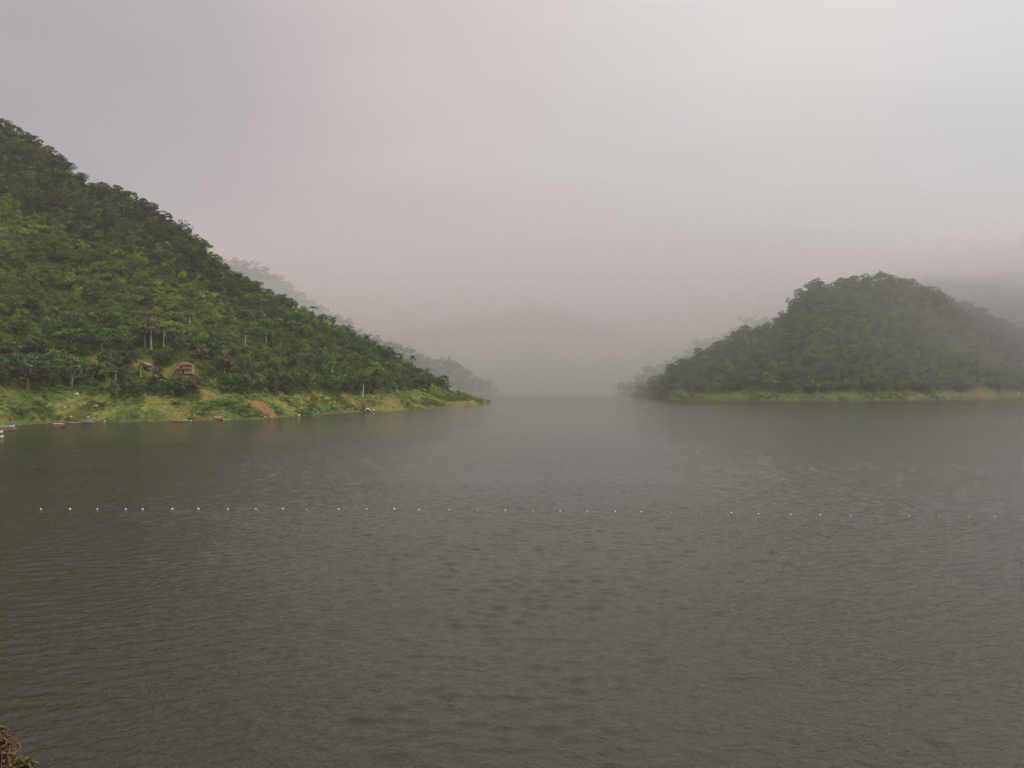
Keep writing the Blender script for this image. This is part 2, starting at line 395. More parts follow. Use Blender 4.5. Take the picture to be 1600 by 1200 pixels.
def lake():
    # real waves on the nearer water, flat sheet (rippled by its material) beyond
    Ys = axis_steps(30, 520, lambda y: max(.32, y * .0030))
    Xp = axis_steps(0, 370, lambda x: .38 + max(0, x - 40) * .0034); Xs = np.concatenate([-Xp[:0:-1], Xp])
    X, Y = np.meshgrid(Xs, Ys); nx, ny = len(Xs), len(Ys)
    g = np.random.default_rng(5); Z = np.zeros_like(X); sp = np.maximum(.38 + np.maximum(0, np.abs(X) - 40) * .0034, np.maximum(.32, Y * .0030))
    W1 = fbm(X, Y, 14, 801, 2) * 1.8; W2 = fbm(X, Y, 14, 802, 2) * 1.8                 # bend the crests so that they do not run straight
    for i in range(56):
        lam = 1.0 * 3.3 ** g.uniform(0, 1) ** 1.5; th = math.pi / 2 + (.34 if i % 2 else -.30) + g.normal(0, .33); k = 2 * math.pi / lam
        ph = k * (math.cos(th) * (X + W1) + math.sin(th) * (Y + W2)) + g.uniform(0, 6.28)
        z = np.sin(ph) + .22 * np.sin(2 * ph + .4)
        Z += z * (WAVE_SLOPE / k) * (1.3 / max(lam, 1.3)) ** .6 * g.uniform(.6, 1.4) * sstep(2.4, 3.4, lam / sp) / math.sqrt(56 / 2)
    gust = .55 + .9 * fbm(X * .5, Y, 42, 811, 3)
    grp = .8 + .4 * fbm(X, Y, 11, 812, 2)
    edge = sstep(30, 36, Y) * (1 - sstep(430, 515, Y)) * (1 - sstep(320, 365, np.abs(X)))
    Z *= gust * grp * edge
    i = np.arange((nx - 1) * (ny - 1)); r, c = i // (nx - 1), i % (nx - 1); a_ = r * nx + c
    quad = np.stack([a_, a_ + 1, a_ + nx + 1, a_ + nx], 1)
    P = np.stack([X.ravel(), Y.ravel(), Z.ravel()], 1)
    E = [(-2150, -60, 0), (2150, -60, 0), (2150, 3150, 0), (-2150, 3150, 0), (-370, -60, 0), (370, -60, 0), (370, 3150, 0), (-370, 3150, 0), (-370, 30, 0), (370, 30, 0), (370, 520, 0), (-370, 520, 0)]
    n0 = len(P); P = np.concatenate([P, np.array(E, float)])
    quad = np.concatenate([quad, np.array([(0, 4, 7, 3), (5, 1, 2, 6), (4, 5, 9, 8), (11, 10, 6, 7)]) + n0])
    me = bpy.data.meshes.new('lake_water'); n = len(quad)
    me.vertices.add(len(P)); me.vertices.foreach_set('co', P.astype(np.float32).ravel())
    me.loops.add(4 * n); me.loops.foreach_set('vertex_index', quad.astype(np.int32).ravel())
    me.polygons.add(n); me.polygons.foreach_set('loop_start', np.arange(0, 4 * n, 4, dtype=np.int32)); me.polygons.foreach_set('loop_total', np.full(n, 4, np.int32))
    me.polygons.foreach_set('use_smooth', np.ones(n, bool)); me.materials.append(M_water); me.update()
    print('LAKE quads', n); return mesh_obj('lake_water', me)
WAVE_SLOPE = 0.165
lake()['kind'] = 'structure'

# ------------------------------------------------------------------ haze
def haze_mat(name, dens, col=(0.80, 0.782, 0.79, 1), aniso=0.0):
    m = new_mat(name); t = NT(m)
    v = t.n('ShaderNodeVolumePrincipled', {'Color': col, 'Density': dens, 'Anisotropy': aniso})
    t.out(v.outputs[0], 'Volume'); return m
hz = MB(); hz.box((0, 1975, 249), (5400, 4350, 512))
hz.build('haze', haze_mat('haze_air', 0.00011))['kind'] = 'stuff'
def mist(name, c, r, dens, rz=0.0, col=(0.80, 0.782, 0.79, 1)):                                     # a rounded bank of rain mist standing in the valley
    bm = bmesh.new(); bmesh.ops.create_uvsphere(bm, u_segments=96, v_segments=48, radius=1.0); me = bpy.data.meshes.new(name)
    for v in bm.verts: v.co.z = max(v.co.z, (-6.2 - c[2]) / r[2])              # the mist ends just under the lake surface
    bm.to_mesh(me); bm.free(); me.materials.append(haze_mat(name + '_air', dens, col))
    o = mesh_obj(name, me, None, c); o.scale = r; o.rotation_euler = (0, 0, rz); o['kind'] = 'stuff'
for k in range(3):                                                      # nested, so that the mist thins out softly at its rim
    mist('mist_bank', (250, 2470, 0), (2300 - 60 * k, 1560 - 90 * k, 500 - 95 * k), 0.00037)
for k in range(2):
    mist('mist_bank', (0, 2500, 0), (2350, 1150 - 80 * k, 420 - 80 * k), 0.00072)
for k in range(3):
    mist('mist_bank', (1330 + 20 * k, 1520 + 20 * k, 200), (760 - 70 * k, 600 - 60 * k, 205 - 22 * k), 0.00105, col=(.93, .92, .93, 1))

# ------------------------------------------------------------------ foliage meshes
def leaf_quads(cen, nrm, size, g, aspect=0.75, droop=0.0):
    n = len(cen)
    nrm = nrm / np.maximum(np.linalg.norm(nrm, axis=1, keepdims=True), 1e-6)
    r = g.normal(size=(n, 3)); u = np.cross(nrm, r); u /= np.maximum(np.linalg.norm(u, axis=1, keepdims=True), 1e-6)
    v = np.cross(nrm, u)
    s = size[:, None] * 0.5
    k = g.uniform(0.6, 1.0, (4, n, 1))
    a = cen - u * s * k[0]; b = cen - v * s * aspect * k[1]; c_ = cen + u * s * k[2]; d = cen + v * s * aspect * k[3]
    bend = nrm * s * 0.35
    return np.stack([a - bend, b, c_ - bend, d], 1)
def lobe_leaves(lobes, n, size, g, shell=0.72, flat=0.0):
    """leaf sprays spread through ellipsoidal clumps; lobes = (centre, radii)"""
    wts = np.array([r[0] * r[1] + r[0] * r[2] + r[1] * r[2] for _, r in lobes]); wts = wts / wts.sum()
    Q = []
    for (c, r), w_ in zip(lobes, wts):
        m = max(6, int(n * w_))
        d = g.normal(size=(m, 3)); d /= np.linalg.norm(d, axis=1, keepdims=True)
        d[:, 2] = np.where(d[:, 2] < -0.35, -d[:, 2] * 0.8, d[:, 2])
        rad = g.uniform(shell, 1.08, (m, 1)) ** 0.8
        # tufts: pull leaves together into small sprays
        tuft = g.normal(size=(max(3, m // 9), 3)); tuft /= np.linalg.norm(tuft, axis=1, keepdims=True); tuft[:, 2] = np.abs(tuft[:, 2]) - 0.25
        k = g.integers(0, len(tuft), m); d = d * 0.42 + tuft[k] * 0.75
        d /= np.maximum(np.linalg.norm(d, axis=1, keepdims=True), 1e-6)
        cen = np.array(c) + d * rad * np.array(r)
        nr = d / np.array(r) * np.mean(r) + g.normal(size=(m, 3)) * 0.42
        Q.append(leaf_quads(cen, nr, size * g.uniform(0.55, 1.35, m), g))
    return np.concatenate(Q)
def limb_mb(mb, base, top, r0, r1, g, n=5, wob=0.05, seg=4):
    b, t_ = Vector(base), Vector(top); L = (t_ - b).length
    pts = [b.lerp(t_, i / seg) + Vector(g.normal(size=3) * wob * L * (0 if i in (0, seg) else 1)) for i in range(seg + 1)]
    mb.tube(pts, [r0 + (r1 - r0) * i / seg for i in range(seg + 1)], n)

def make_crown(kind, g, leaf=0.85, n=750):
    """unit: a tree about 12 m tall; returns (leaf quads, trunk MB)"""
    tr = MB(); lobes = []
    if kind == 'round':
        tr_h = 4.0; limb_mb(tr, (0, 0, -1), (0.2, 0, tr_h), .34, .24, g, 7)
        for i in range(9):
            a = i * 2.4 + g.uniform(-.4, .4); rr = g.uniform(1.2, 3.6); z = g.uniform(5.2, 9.8) - rr * .25
            c = (math.cos(a) * rr, math.sin(a) * rr, z); r = g.uniform(1.5, 2.5)
            lobes.append((c, (r, r, r * .95))); limb_mb(tr, (0.2, 0, tr_h * g.uniform(.7, 1)), c, .16, .05, g)
        lobes.append(((0, 0, 9.9), (2.1, 2.1, 1.7)))
    elif kind == 'wide':
        tr_h = 3.5; limb_mb(tr, (0, 0, -1), (0, .3, tr_h), .4, .3, g, 7)
        for i in range(12):
            a = i * 2.4; rr = math.sqrt((i + .5) / 12) * 6.2; z = 8.4 - rr * .25 + g.uniform(-.6, .6)
            c = (math.cos(a) * rr, math.sin(a) * rr, z); r = g.uniform(1.5, 2.2)
            lobes.append((c, (r, r, r * .8))); limb_mb(tr, (0, .3, tr_h), c, .18, .05, g)
        n = int(n * 1.2)
    elif kind == 'tall':
        tr_h = 9.0; limb_mb(tr, (0, 0, -1), (0.2, 0, tr_h), .27, .16, g, 7, .012, 6)
        for i in range(8):
            a = i * 2.4; rr = g.uniform(.3, 1.7); z = g.uniform(7.6, 11.2)
            c = (math.cos(a) * rr, math.sin(a) * rr, z); r = g.uniform(.9, 1.5)
            lobes.append((c, (r, r, r * .8))); limb_mb(tr, (0.15, 0, z - 1.5), c, .09, .03, g)
        n = int(n * .7)
    elif kind == 'flat':                                                  # umbrella crown on a long bare trunk
        tr_h = 10.2; limb_mb(tr, (0, 0, -1), (0.2, 0, tr_h), .26, .17, g, 7, .012, 6)
        for i in range(9):
            a = i * 2.4; rr = math.sqrt((i + .5) / 9) * 4.6; z = 11.2 - rr * .18 + g.uniform(-.3, .3)
            c = (math.cos(a) * rr, math.sin(a) * rr, z); r = g.uniform(1.3, 1.9)
            lobes.append((c, (r, r, r * .5))); limb_mb(tr, (0.2, 0, tr_h), c, .1, .03, g)
        n = int(n * .9)
    elif kind == 'open':                                                  # separate foliage plates with sky between
        tr_h = 4.5; limb_mb(tr, (0, 0, -1), (0, 0, tr_h), .3, .22, g, 7)
        for i in range(8):
            a = i * 2.4; rr = g.uniform(2.2, 4.6); z = g.uniform(6.0, 10.8)
            c = (math.cos(a) * rr, math.sin(a) * rr, z); r = g.uniform(1.2, 1.9)
            lobes.append((c, (r, r, r * .7))); limb_mb(tr, (0, 0, tr_h), c, .15, .05, g)
        n = int(n * .6)
    elif kind == 'cone':
        tr_h = 8.0; limb_mb(tr, (0, 0, -1), (0, 0, tr_h), .28, .12, g, 7, .01)
        for i in range(12):
            z = 4.2 + i * .62; rr = (12.0 - z) * .22; a = i * 2.4
            c = (math.cos(a) * rr, math.sin(a) * rr, z); r = .8 + (12.0 - z) * .16
            lobes.append((c, (r, r, r * .9)))
    elif kind == 'bush':
        limb_mb(tr, (0, 0, -1), (0, 0, 2), .15, .1, g)
        for i in range(8):
            a = i * 2.4; rr = g.uniform(.5, 3.4); c = (math.cos(a) * rr, math.sin(a) * rr, g.uniform(1.0, 3.6) - rr * .22)
            r = g.uniform(1.2, 2.1); lobes.append((c, (r, r, r * .75)))
        n = int(n * .75)
    elif kind == 'bamboo':
        Q = []
        for i in range(16):
            a = g.uniform(0, 6.28); L = g.uniform(9, 14); lean = g.uniform(1.5, 5.5)
            pts = []
            for k in range(9):
                s_ = k / 8; pts.append(Vector((math.cos(a) * lean * s_ ** 2.2, math.sin(a) * lean * s_ ** 2.2, L * (s_ - .30 * s_ ** 4.0) - .5)))
            tr.tube(pts, [.09 * (1 - .8 * k / 8) for k in range(9)], 4)
            m = 46; tt = g.uniform(.3, 1.0, m) ** .8
            P_ = np.array([np.array(pts[int(x * 8)].lerp(pts[min(int(x * 8) + 1, 8)], x * 8 - int(x * 8))) for x in tt])
            P_ += g.normal(size=(m, 3)) * np.array([.5, .5, .35]) * (1.25 - tt[:, None] * .7)
            nr = g.normal(size=(m, 3)) * .7 + np.array([0, 0, 1])
            Q.append(leaf_quads(P_, nr, leaf * g.uniform(.7, 1.3, m), g, .4))
        return np.concatenate(Q), tr
    elif kind == 'palm':
        H = 8.5; pts = [(.9 * (k / 6) ** 2, 0, H * k / 6 - (.8 if k == 0 else 0)) for k in range(7)]
        tr.tube(pts, [.22 - .01 * k for k in range(7)], 6)
        top = np.array(pts[-1]); Q = []
        for i in range(15):
            a = i * 2.4; L = g.uniform(3.2, 4.4); lift = g.uniform(.2, 1.0)
            pr = top; 
            for k in range(6):
                s0, s1 = k / 6, (k + 1) / 6
                f = lambda s_: top + np.array([math.cos(a) * L * s_, math.sin(a) * L * s_, lift * L * s_ * .8 - L * .95 * s_ ** 2.2])
                p0, p1 = f(s0), f(s1); side = np.array([-math.sin(a), math.cos(a), 0]); w0, w1 = (.55 * math.sin(math.pi * min(1, s0 * .8 + .12)) + .05, .55 * math.sin(math.pi * min(1, s1 * .8 + .12)) + .03)
                dn = np.array([0, 0, -.3])
                Q.append([p0, p1, p1 + side * w1 + dn * w1, p0 + side * w0 + dn * w0]); Q.append([p1, p0, p0 - side * w0 + dn * w0, p1 - side * w1 + dn * w1])
        return np.array(Q), tr
    elif kind == 'bare':
        Q = []
        def br(p, d, L, r, dep):
            q = p + d * L; tr.tube([p, p.lerp(q, .5) + Vector(g.normal(size=3) * L * .05), q], [r, r * .8, r * .6], 4)
            if dep == 0: return
            for _ in range(3 if dep > 1 else 4):
                nd = (d + Vector(g.normal(size=3) * .5)); nd.z = abs(nd.z) * .8 + .1; br(q, nd.normalized(), L * .68, r * .55, dep - 1)
        br(Vector((0, 0, -1)), Vector((0, 0, 1)), 5.0, .22, 4)
        P_ = g.normal(size=(60, 3)) * np.array([2, 2, 1.4]) + np.array([0, 0, 9.5])
        return leaf_quads(P_, g.normal(size=(60, 3)), np.full(60, .35), g), tr
    return lobe_leaves(lobes, n, leaf, g), tr

LIB = {}       # kind -> list of (crown mesh, trunk quads MB)
def lib(kind, variants, leaf, n):
    out = []
    for i in range(variants):
        g = np.random.default_rng(100 + len(LIB) * 10 + i)
        q, tr = make_crown(kind, g, leaf, n)
        out.append((quads_mesh('crown', q, [M_leaf]), tr, q))
    LIB[kind] = out
lib('round', 4, .80, 1100); lib('wide', 3, .80, 1100); lib('tall', 2, .75, 800); lib('flat', 1, .7, 800); lib('open', 2, .75, 900)
lib('cone', 1, .75, 900); lib('bush', 3, .62, 800); lib('bamboo', 3, 1.0, 0); lib('palm', 1, 0, 0); lib('bare', 1, 0, 0)
TRUNK = {}
def trunk_mesh(kind, v, mat):
    k = (kind, v, mat.name)
    if k not in TRUNK: TRUNK[k] = LIB[kind][v][1].mesh('trunk', mat, True)
    return TRUNK[k]

# ------------------------------------------------------------------ masses of canopy nobody could count
def joined(kind, v, name):
    cm, tr, q = LIB[kind][v]
    me = bpy.data.meshes.new(name)
    V = np.concatenate([q.reshape(-1, 3), np.array(tr.v)]); nq = len(q)
    faces = [tuple(range(4 * i, 4 * i + 4)) for i in range(nq)] + [tuple(4 * nq + k for k in f) for f in tr.f]
    me.from_pydata(V.tolist(), [], faces); me.materials.append(M_leaf); me.materials.append(M_bark)
    me.polygons.foreach_set('material_index', [0] * nq + [1] * len(tr.f)); me.update()
    return bpy.data.objects.new(name, me)
VAR = [('round', 0), ('round', 1), ('round', 2), ('round', 3), ('wide', 0), ('wide', 1), ('wide', 2), ('bush', 0), ('bush', 1), ('bush', 2), ('bamboo', 0), ('bamboo', 1), ('bamboo', 2), ('open', 0), ('tall', 0), ('tall', 1)]
VI = {}
src = bpy.data.collections.new('foliage_sources')
for i, (k, v) in enumerate(VAR):
    src.objects.link(joined(k, v, 'foliage_%02d_%s' % (i, k))); VI.setdefault(k, []).append(i)

def scatter(name, pts, idx, scl, tint):
    n = len(pts); me = bpy.data.meshes.new(name)
    me.vertices.add(n); me.vertices.foreach_set('co', np.asarray(pts, np.float32).ravel())
    def attr(nm, ty, key, arr): a = me.attributes.new(nm, ty, 'POINT'); a.data.foreach_set(key, arr.ravel())
    attr('pick', 'INT', 'value', np.asarray(idx, np.int32))
    attr('size', 'FLOAT_VECTOR', 'vector', np.asarray(scl, np.float32))
    rot = np.zeros((n, 3), np.float32); rot[:, 2] = rng.uniform(0, 6.283, n); rot[:, 0] = rng.normal(0, .06, n); rot[:, 1] = rng.normal(0, .06, n)
    attr('turn', 'FLOAT_VECTOR', 'vector', rot)
    attr('tint', 'FLOAT_COLOR', 'color', np.concatenate([tint, np.ones((n, 1))], 1).astype(np.float32))
    o = mesh_obj(name, me); o['kind'] = 'stuff'
    t = bpy.data.node_groups.new(name + '_nodes', 'GeometryNodeTree')
    t.interface.new_socket('Geometry', in_out='INPUT', socket_type='NodeSocketGeometry'); t.interface.new_socket('Geometry', in_out='OUTPUT', socket_type='NodeSocketGeometry')
    gi, go = t.nodes.new('NodeGroupInput'), t.nodes.new('NodeGroupOutput')
    ci = t.nodes.new('GeometryNodeCollectionInfo'); ci.inputs['Collection'].default_value = src; ci.inputs['Separate Children'].default_value = True; ci.inputs['Reset Children'].default_value = True
    ip = t.nodes.new('GeometryNodeInstanceOnPoints'); ip.inputs['Pick Instance'].default_value = True
    def na(nm, ty): q = t.nodes.new('GeometryNodeInputNamedAttribute'); q.data_type = ty; q.inputs['Name'].default_value = nm; return q.outputs['Attribute']
    L = t.links.new
    L(gi.outputs[0], ip.inputs['Points']); L(ci.outputs[0], ip.inputs['Instance']); L(na('pick', 'INT'), ip.inputs['Instance Index'])
    er = t.nodes.new('FunctionNodeEulerToRotation'); L(na('turn', 'FLOAT_VECTOR'), er.inputs[0]); L(er.outputs[0], ip.inputs['Rotation'])
    L(na('size', 'FLOAT_VECTOR'), ip.inputs['Scale']); L(ip.outputs[0], go.inputs[0])
    md = o.modifiers.new('canopy', 'NODES'); md.node_group = t
    return o

def grid_pts(x0, x1, y0, y1, s):
    X, Y = np.meshgrid(np.arange(x0, x1, s), np.arange(y0, y1, s)); X = X.ravel(); Y = Y.ravel()
    return X + rng.uniform(-.48, .48, len(X)) * s, Y + rng.uniform(-.48, .48, len(Y)) * s
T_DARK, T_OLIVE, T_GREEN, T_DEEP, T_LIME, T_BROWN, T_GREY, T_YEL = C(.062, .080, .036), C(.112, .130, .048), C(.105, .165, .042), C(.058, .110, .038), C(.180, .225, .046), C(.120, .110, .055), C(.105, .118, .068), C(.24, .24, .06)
T_COOL = C(.036, .100, .050)
def pick_kind(kinds, p, n):
    k = rng.choice(len(kinds), n, p=np.array(p) / sum(p)); return np.array([rng.choice(VI[kinds[i]]) for i in k]), k

KEEP_OUT = []      # (x, y, radius) circles kept free of canopy: clearings, houses, lone trees
def clear_of(X, Y, f=1.0):
    m = np.ones(len(X), bool)
    for x, y, r in KEEP_OUT: m &= (X - x) ** 2 + (Y - y) ** 2 > (r * (f if r < 8.5 else 1)) ** 2
    return m

# ------------------------------------------------------------------ single trees
NOM = {'round': (11.9, 9.5), 'wide': (9.6, 15.5), 'tall': (12.3, 5.6), 'flat': (11.8, 11), 'open': (11.8, 11), 'cone': (12.4, 6.4), 'bush': (4.8, 9), 'bamboo': (9.6, 10.5), 'palm': (9.4, 8), 'bare': (12.5, 9)}
count_kind = {}
def tree(pos, kind, h, w, tint, label, group=None, name='broadleaf_tree', cat='tree', bark=None, sink=0.4, yaw=None):
    k = count_kind.get(kind, 0); count_kind[kind] = k + 1
    v = k % len(LIB[kind]); nh, nw = NOM[kind]
    if yaw is None: yaw = rnd.uniform(0, 6.28)
    e = empty(name, (pos[0], pos[1], pos[2] - sink), yaw, (w / nw, w / nw, h / nh))
    tag(e, label, cat, group)
    c = mesh_obj('foliage' if kind in ('bush',) else 'crown', LIB[kind][v][0], e)
    c['tint'] = [float(x) for x in np.asarray(tint) * rnd.uniform(.92, 1.08)]
    mesh_obj('trunk' if kind not in ('bush', 'bamboo') else ('stem' if kind == 'bush' else 'culm_cluster'), trunk_mesh(kind, v, bark or M_bark), e)
    return e
def ord_(n): return '%d%s' % (n, {1: 'st', 2: 'nd', 3: 'rd'}.get(n if n < 20 else n % 10, 'th') if n not in (11, 12, 13) else 'th')

# -- crest of the left hill, top-left downwards: px, height px, width px, kind, tint
LOOK = {'round': 'round crown', 'wide': 'broad spreading crown', 'tall': 'narrow upright crown', 'open': 'ragged crown with gaps', 'flat': 'flat crown', 'bamboo': 'drooping bamboo plumes', 'cone': 'pointed crown', 'bush': 'low bushy crown', 'palm': 'palm crown', 'bare': 'bare branches'}
KNAME = {'bamboo': 'bamboo_clump', 'palm': 'palm_tree', 'bush': 'shrub', 'bare': 'bare_tree'}
KCAT = {'bamboo': 'bamboo', 'palm': 'palm tree', 'bush': 'shrub'}
crestL = [(4, 17, 26, 'round', T_DARK), (22, 15, 24, 'wide', T_DARK), (40, 16, 20, 'round', T_OLIVE), (56, 18, 22, 'round', T_DARK), (76, 14, 26, 'wide', T_OLIVE), (93, 15, 22, 'round', T_DARK), (108, 16, 18, 'round', T_DARK),
          (125, 21, 23, 'round', T_DARK), (143, 22, 14, 'bare', T_GREY), (163, 15, 26, 'round', T_GREY), (182, 16, 22, 'round', T_DARK), (203, 15, 24, 'wide', T_GREY), (222, 14, 18, 'round', T_DARK), (238, 19, 20, 'round', T_OLIVE),
          (255, 15, 20, 'round', T_DARK), (266, 17, 14, 'tall', T_DARK), (287, 24, 24, 'open', T_GREY), (306, 15, 22, 'round', T_OLIVE), (321, 16, 22, 'wide', T_GREY), (337, 16, 20, 'round', T_OLIVE), (350, 15, 18, 'round', T_DARK),
          (366, 12, 16, 'round', T_DARK), (383, 12, 18, 'round', T_DEEP), (400, 13, 20, 'wide', T_GREEN), (418, 13, 18, 'round', T_DEEP), (437, 13, 20, 'round', T_OLIVE), (455, 16, 18, 'round', T_DEEP), (473, 13, 20, 'round', T_GREEN),
          (490, 20, 15, 'flat', T_DARK), (506, 15, 18, 'round', T_DEEP), (520, 20, 19, 'bamboo', T_DEEP), (531, 12, 14, 'round', T_GREEN), (543, 20, 18, 'bamboo', T_DARK), (556, 14, 18, 'round', T_OLIVE), (571, 18, 19, 'bamboo', T_OLIVE),
          (585, 16, 17, 'bamboo', T_DEEP), (600, 14, 16, 'round', T_OLIVE), (614, 12, 16, 'wide', T_DEEP), (627, 16, 13, 'tall', T_DEEP), (644, 24, 13, 'palm', T_DARK), (655, 12, 14, 'round', T_DEEP), (667, 19, 13, 'palm', T_DARK),
          (678, 12, 14, 'round', T_DEEP), (689, 12, 13, 'round', T_DARK), (699, 13, 12, 'round', T_DARK), (714, 8, 15, 'bush', T_DARK)]
for i, (px, h, w, k, ti) in enumerate(crestL):
    p = hillL.crest(px, -4.0); m = p.y / F
    special = {143: 'thin bare tree standing pale against the sky on the left crest', 287: 'ragged open crowned tree on the left crest with sky showing through',
               644: 'tall drooping palm poking above the low right end of the left crest', 667: 'shorter drooping palm near the end of the left hill crest', 490: 'flat topped tree standing on a pale stem above the left hill crest',
               714: 'dark rounded bush on the very tip of the left headland', 125: 'dark knob shaped crown jutting from the upper left crest'}
    lab = special.get(px, '%s tree with %s on left hill crest, %s down from upper-left edge' % ({id(T_DARK): 'dark', id(T_OLIVE): 'olive', id(T_GREY): 'greyish', id(T_DEEP): 'deep green', id(T_GREEN): 'mid green'}[id(ti)], LOOK[k], ord_(i + 1)))
    if k == 'bamboo' and px not in special: lab = lab.replace('tree with ', '').replace('drooping bamboo plumes', 'bamboo with drooping plumes')
    tree(p, k, max(h, w) * m, w * m * 1.12, ti, lab, 'trees along the crest of the left hill', KNAME.get(k, 'broadleaf_tree'), KCAT.get(k, 'tree'), sink=1.0 + max(0, w - h) * m * .9)

# -- lower edge of the left wood and the lone trees of its slope: px, base py, height px, width px, kind, tint, label
lowL = [(42, 611, 56, 78, 'wide', T_DEEP, 'large dark spreading tree above the grass bank behind the moored boats'),
        (8, 606, 34, 40, 'round', T_DARK, 'dark tree cut by the left frame edge above the grass bank'),
        (76, 604, 34, 34, 'round', T_DARK, 'dark round tree between the largest tree and the twin pale trunks'),
        (172, 611, 26, 30, 'bush', T_OLIVE, 'olive shrub left of the dark thicket above the bank'),
        (196, 620, 30, 46, 'bush', T_DARK, 'dark low thicket above the bank below the cream hut'),
        (222, 619, 24, 30, 'bush', T_DARK, 'dark bush touching the right side of the low thicket'),
        (252, 622, 27, 34, 'bush', T_DARK, 'dark bush below the yellow grass clearing'),
        (243, 608, 24, 26, 'round', T_BROWN, 'brownish tree directly below the yellow clearing'),
        (281, 619, 24, 32, 'round', T_DARK, 'dark tree at the bank under the red-roofed house'),
        (303, 616, 30, 34, 'round', T_BROWN, 'brown-green round tree in front of the red-roofed house'),
        (362, 614, 32, 36, 'round', T_DEEP, 'dark green tree right of the bright banana plants'),
        (384, 618, 34, 34, 'round', T_DARK, 'dark tree above the path of bare soil'),
        (404, 612, 30, 30, 'round', T_OLIVE, 'olive tree behind the bare orange slip'),
        (432, 617, 36, 36, 'round', T_DARK, 'dark round tree right above the orange slip'),
        (455, 618, 36, 36, 'round', T_DARK, 'darkest round crown of the lower wood edge'),
        (476, 612, 34, 30, 'round', T_DARK, 'dark tree behind the straw-coloured shrub'),
        (491, 636, 30, 28, 'bush', T_YEL, 'straw-coloured shrub alone on the green bank near the water'),
        (519, 616, 34, 34, 'round', T_DEEP, 'dark green tree under the thin pale trunk'),
        (545, 617, 30, 28, 'round', T_DARK, 'dark tree left of the thin grey trunk at the wood edge'),
        (567, 620, 34, 24, 'tall', T_DARK, 'slim tree with thin grey trunk at the edge of the wood'),
        (585, 616, 28, 30, 'round', T_DARK, 'dark tree right of the thin grey trunk'),
        (608, 614, 24, 28, 'bush', T_DEEP, 'deep green bush above the orange soil patch'),
        (627, 612, 16, 16, 'bush', T_BROWN, 'small brown bush above the orange soil patch'),
        (652, 609, 28, 28, 'round', T_DARK, 'dark tree under the two palms of the headland'),
        (672, 610, 26, 28, 'round', T_DARK, 'dark round tree near the headland end'),
        (692, 608, 22, 22, 'round', T_DARK, 'last dark tree of the wood before the headland tip')]
for px, py, h, w, k, ti, lab in lowL:
    p = hillL.at(px, py); m = p.y / F
    tree(p, k, h * m * 1.05, w * m * 1.05, ti, lab, 'trees along the lower edge of the left wood', KNAME.get(k, 'broadleaf_tree'), KCAT.get(k, 'tree'), M_pale_bark if px == 567 else None)
    KEEP_OUT.append((p.x, p.y, w * m * .33))

slopeL = [(22, 518, 21, 24, 'round', T_OLIVE, 'round domed olive tree low on the slope by the left frame edge'),
          (160, 549, 38, 70, 'wide', T_DEEP, 'wide spreading dark tree above the bare earth patch'),
          (108, 533, 30, 30, 'round', T_DARK, 'dark-tinted tree standing in for the shaded hollow left of the wide spreading one'),  # added tree whose dark tint stands for the shade in a hollow
          (62, 410, 26, 46, 'wide', T_DARK, 'dark broad clump high on the slope at left'),
          (92, 412, 20, 32, 'round', T_DARK, 'dark crown joined to the broad clump high on the slope'),
          (26, 421, 22, 22, 'round', T_DARK, 'small dark tree high on the slope near the left edge'),
          (125, 418, 18, 26, 'round', T_DARK, 'dark crown right of the high broad clump'),
          (152, 408, 18, 26, 'round', T_DARK, 'dark crown above the brightest scrub'),
          (186, 433, 22, 30, 'round', T_GREY, 'greyish dark crown right of the brightest scrub'),
          (204, 425, 20, 30, 'wide', T_OLIVE, 'olive broad crown right of the brightest scrub'),
          (222, 449, 22, 24, 'round', T_BROWN, 'brownish crown mid slope above the pale trunks'),
          (52, 440, 18, 20, 'round', T_OLIVE, 'small olive crown in the bright scrub at left'),
          (95, 452, 18, 26, 'round', T_OLIVE, 'olive crown in the middle of the bright scrub'),
          (142, 462, 22, 26, 'round', T_DARK, 'dark crown in the middle of the bright scrub'),
          (232, 482, 24, 26, 'round', T_DARK, 'dark crown just above the conical brown tree'),
          (60, 560, 34, 50, 'round', T_DARK, 'dark crown behind the largest spreading tree'),
          (12, 556, 28, 34, 'round', T_BROWN, 'brown-green crown at the left edge above the bank trees'),
          (110, 505, 20, 24, 'round', T_OLIVE, 'olive crown above the dark hollow'),
          (265, 572, 30, 30, 'round', T_DARK, 'very dark crown behind the yellow clearing'),
          (250, 574, 24, 28, 'round', T_DARK, 'dark crown left behind the yellow clearing'),
          (336, 560, 36, 44, 'wide', T_DARK, 'very dark broad crown upslope of the banana plants'),
          (350, 585, 50, 26, 'cone', T_BROWN, 'tall brown-tinged tree right of the red-roofed house'),
          (232, 579, 11, 12, 'round', T_DARK, 'very dark small tree in front of the cream hut'),
          (188, 578, 24, 30, 'round', T_BROWN, 'brownish crown left of the cream hut'),
          (310, 420, 22, 26, 'round', T_DARK, 'dark crown below the ragged open tree of the crest'),
          (300, 470, 22, 26, 'round', T_OLIVE, 'olive crown mid slope in the middle of the left hill'),
          (380, 500, 24, 26, 'round', T_DEEP, 'deep green crown mid slope right of centre of the left hill'),
          (420, 520, 24, 28, 'bamboo', T_GREEN, 'bamboo with pale plumes above the lower dark crowns'),
          (470, 530, 24, 26, 'bamboo', T_GREEN, 'bamboo with pale plumes under the flat topped crest tree'),
          (512, 520, 22, 24, 'bamboo', T_YEL, 'yellowish bamboo plumes below the crest bamboo'),
          (560, 560, 24, 26, 'bamboo', T_DEEP, 'deep green bamboo above the slim grey-trunked tree'),
          (600, 580, 22, 24, 'bamboo', T_DEEP, 'deep green bamboo right of the wood centre near the headland'),
          (640, 588, 18, 22, 'bamboo', T_GREEN, 'green bamboo below the tall drooping palm')]
